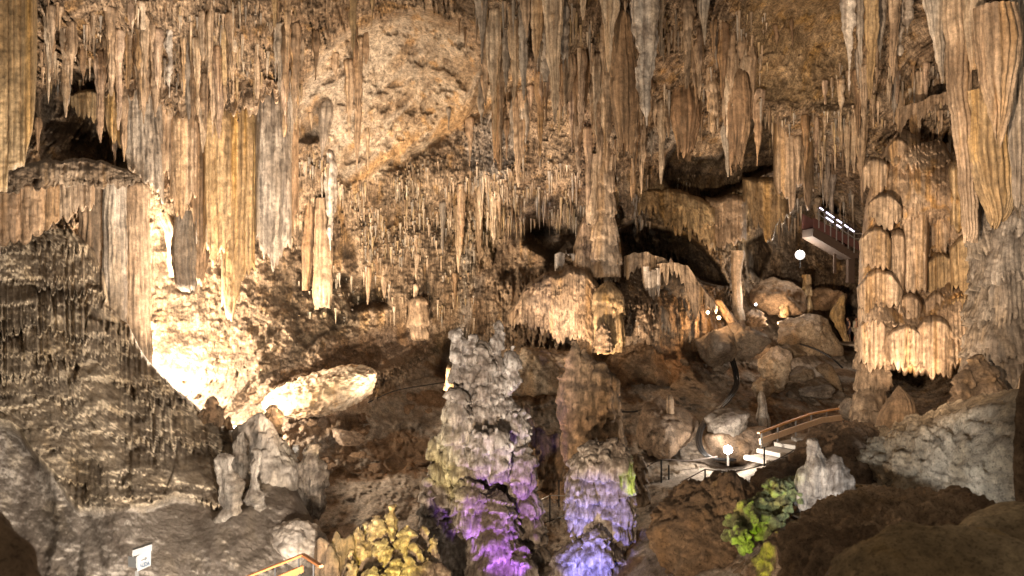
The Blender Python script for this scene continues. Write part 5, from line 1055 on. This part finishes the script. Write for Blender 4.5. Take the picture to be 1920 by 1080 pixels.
# lower left: sign and wooden rail
M_SIGN = plain('sign_plastic', (.15, .15, .147), .6, var=.06)
sg = empty('exit_sign', P(262, 1085, 19.0), 'white two faced SALIDA sign with arrow on a thin post', 'sign')
YG = 19.0
def quadbox(pts, th, mat, name, par):
    bm = bmesh.new(); vs = [bm.verts.new(Vector(p)) for p in pts]; n_ = (vs[1].co - vs[0].co).cross(vs[3].co - vs[0].co).normalized()
    if n_.y < 0: n_ = -n_
    w2 = [bm.verts.new(v.co + n_ * th) for v in vs]
    bm.faces.new(vs); bm.faces.new(w2[::-1]); [bm.faces.new((vs[i], vs[(i + 1) % 4], w2[(i + 1) % 4], w2[i])) for i in range(4)]
    return bmobj(name, bm, mat, par)
qa, qb = Vector(P(257, 1072, YG)), Vector(P(283, 1060, YG + .18)); hgt = Vector((0, 0, .40))
quadbox([qa, qb, qb + hgt, qa + hgt], .08, M_SIGN, 'sign_face', sg)
quadbox([P(240, 1063, YG + .15), P(255, 1065, YG - .03), P(255, 1045, YG - .03), P(240, 1043, YG + .15)], .04, M_SIGN, 'side_face', sg)
ha = qa + hgt + Vector((-.09, -.06, .0)); hb = qb + hgt + Vector((.05, -.05, 0))
quadbox([ha, hb, hb + Vector((0, 0, .16)), ha + Vector((0, 0, .16))], .2, M_SIGN, 'hood', sg)
bmobj('post', one(bar, P(257, 1130, YG + .1), P(257, 1070, YG + .1), .07), M_STEEL, sg)
ux = (qb - qa).normalized(); uz = Vector((0, 0, 1)); uy = ux.cross(uz)
if uy.y > 0: uy = -uy
cu = bpy.data.curves.new('lettering', 'FONT'); cu.body = 'SALIDA'; cu.size = .155; cu.extrude = .003; cu.offset = .004; cu.align_x = 'CENTER'
to = bpy.data.objects.new('lettering', cu); SC.collection.objects.link(to); cu.materials.append(M_BLUE)
to.matrix_world = Matrix.Identity(4)
Rm = Matrix((ux, uz, ux.cross(uz))).transposed().to_4x4()
m3 = bpy.data.meshes.new_from_object(to.evaluated_get(bpy.context.evaluated_depsgraph_get())); bpy.data.objects.remove(to); to = bpy.data.objects.new('lettering', m3); SC.collection.objects.link(to)
to.parent = sg; to.matrix_local = Matrix.Translation((qa + qb) / 2 + uy * .012 + uz * .05 - sg.location) @ Rm @ Matrix.Diagonal((.56, 1, 1, 1))
mid = (qa + qb) / 2 + uy * .012 + uz * .24
bmobj('arrow', one(lambda bm: (bar(bm, mid - ux * .07, mid + ux * .05, .012, .02), bar(bm, mid + ux * .07, mid + ux * .02 + uz * .035, .012, .018), bar(bm, mid + ux * .07, mid + ux * .02 - uz * .035, .012, .018))), M_BLK, sg)
M_ORW = plain('orange_wood', (.34, .13, .045), .45, var=.35, sc=14)
wr = empty('wooden_railing', P(540, 1090, 20), 'orange wooden railing with a corner at the bottom edge, left of centre', 'railing')
chain([P(462, 1082, 18.6), P(568, 1040, 20)], .08, .05, 'top_rail', M_ORW, wr); chain([P(568, 1040, 20), P(602, 1062, 18.6)], .11, .06, 'top_rail', M_ORW, wr); chain([P(512, 1090, 19.4), P(568, 1066, 20)], .07, .18, 'kick_board', M_ORW, wr)
for x, y, Y in [(560, 1043, 19.9), (516, 1062, 19.3), (588, 1054, 19.1)]: bmobj('post', one(bar, P(x, y, Y), P(x, 1120, Y), .04), M_DARK, wr)

# ---------------------------------------------------------------- the two visitors
def person(px, feet, Y, mats, label, facing=1, H=1.70, bend=.0, arm=.4):
    c = Vector(P(px, feet, Y)); k = H / 1.7
    J = {'pelvis': (0, 0, .92, .135), 'waist': (0, .01, 1.08, .12), 'chest': (.02, 0, 1.30, .15), 'neck': (.04, 0, 1.47, .055), 'hip_l': (0, .09, .88, .095), 'hip_r': (0, -.09, .88, .095),
         'knee_l': (.06, .10, .49, .058), 'ank_l': (.0, .10, .08, .04), 'toe_l': (.15, .11, .035, .035), 'knee_r': (-.02, -.10, .49, .058), 'ank_r': (-.10, -.10, .08, .04), 'toe_r': (.05, -.11, .035, .035),
         'sh_l': (.02, .19, 1.42, .06), 'sh_r': (.02, -.19, 1.42, .06), 'el_l': (.03, .23, 1.14, .042), 'el_r': (.0, -.23, 1.14, .042), 'wr_l': (.03 + arm * .5, .20, 1.0 + arm * .3, .03), 'wr_r': (.06 + arm * .1, -.22, .90, .03),
         'ha_l': (.10 + arm * .55, .19, 1.0 + arm * .33, .032), 'ha_r': (.08 + arm * .1, -.22, .81, .032)}
    E = [('pelvis', 'waist'), ('waist', 'chest'), ('chest', 'neck'), ('pelvis', 'hip_l'), ('pelvis', 'hip_r'), ('hip_l', 'knee_l'), ('knee_l', 'ank_l'), ('ank_l', 'toe_l'), ('hip_r', 'knee_r'), ('knee_r', 'ank_r'), ('ank_r', 'toe_r'),
         ('chest', 'sh_l'), ('chest', 'sh_r'), ('sh_l', 'el_l'), ('sh_r', 'el_r'), ('el_l', 'wr_l'), ('el_r', 'wr_r'), ('wr_l', 'ha_l'), ('wr_r', 'ha_r')]
    def P3(n): x, y, z, r = J[n]; return c + Vector((x * facing, y * .9, z)) * k
    ro = empty('person', c, label, 'person')
    def limb(name, chains, mat, grow=0, r_=None):
        bm = bmesh.new()
        names = list(dict.fromkeys([q for e in chains for q in e])); me = bpy.data.meshes.new(name)
        idx = {q: i for i, q in enumerate(names)}
        me.from_pydata([P3(q) - c for q in names], [(idx[p], idx[q]) for p, q in chains], [])
        o = bpy.data.objects.new(name, me); SC.collection.objects.link(o)
        md = o.modifiers.new('s', 'SKIN')
        for i, q in enumerate(names): me.skin_vertices[0].data[i].radius = ((J[q][3] + grow) * k,) * 2
        me.skin_vertices[0].data[0].use_root = True
        s = o.modifiers.new('d', 'SUBSURF'); s.levels = s.render_levels = 2
        dg = bpy.context.evaluated_depsgraph_get(); m2 = bpy.data.meshes.new_from_object(o.evaluated_get(dg)); o.modifiers.clear(); o.data = m2
        for p in m2.polygons: p.use_smooth = True
        m2.materials.append(mat); o.parent = ro; bm.free(); return o
    limb('body', E, mats[0])
    limb('shirt', [('waist', 'chest'), ('chest', 'sh_l'), ('chest', 'sh_r'), ('pelvis', 'waist')], mats[1], .022)
    limb('shorts', [('pelvis', 'hip_l'), ('pelvis', 'hip_r'), ('hip_l', 'knee_l'), ('hip_r', 'knee_r')], mats[2], .018)
    hc = c + Vector((.05 * facing, 0, 1.60)) * k
    bm = bmesh.new(); bmesh.ops.create_uvsphere(bm, u_segments=20, v_segments=14, radius=1, matrix=Matrix.Translation(hc) @ Matrix.Diagonal((.098 * k, .078 * k, .118 * k, 1)))
    bar(bm, hc + Vector((.09 * facing, 0, .02)) * k, hc + Vector((.118 * facing, 0, -.02)) * k, .022)
    for sy in (-1, 1): bar(bm, hc + Vector((-.01 * facing, sy * .078, .02)) * k, hc + Vector((-.01 * facing, sy * .088, -.03)) * k, .03, .02)
    bmobj('head', bm, mats[0], ro, smooth=True)
    bm = bmesh.new(); bmesh.ops.create_uvsphere(bm, u_segments=20, v_segments=14, radius=1, matrix=Matrix.Translation(hc + Vector((-.018 * facing, 0, .018)) * k) @ Matrix.Diagonal((.103 * k, .087 * k, .118 * k, 1)))
    bmesh.ops.delete(bm, geom=[v for v in bm.verts if v.co.z < hc.z - .03 and (v.co.x - hc.x) * facing > -.02 or v.co.z < hc.z + .05 and (v.co.x - hc.x) * facing > .05], context='VERTS')
    bmobj('hair', bm, M_HAIR, ro, smooth=True)
    return ro
YP = 48.5
person(1603, 642, YP, (M_SKIN, M_SHIRT, M_SHORT), 'visitor in light shirt and beige shorts beside the giant column', 1, 1.66, arm=.5)
person(1591, 641, YP + .5, (M_SKIN, M_SHIRT2, M_SHIRT2), 'visitor in dark clothes half hidden by the orange rock blade', -1, 1.6, arm=.7)
pl = P(1605, 642.5, YP)
bm = bmesh.new(); bar(bm, (pl[0] - .9, pl[1] + .1, pl[2] - .08), (pl[0] + 1.6, pl[1] + .1, pl[2] - .08), 2.4, .12); tag(bmobj('walkway', bm, M_CONC), kind='structure')
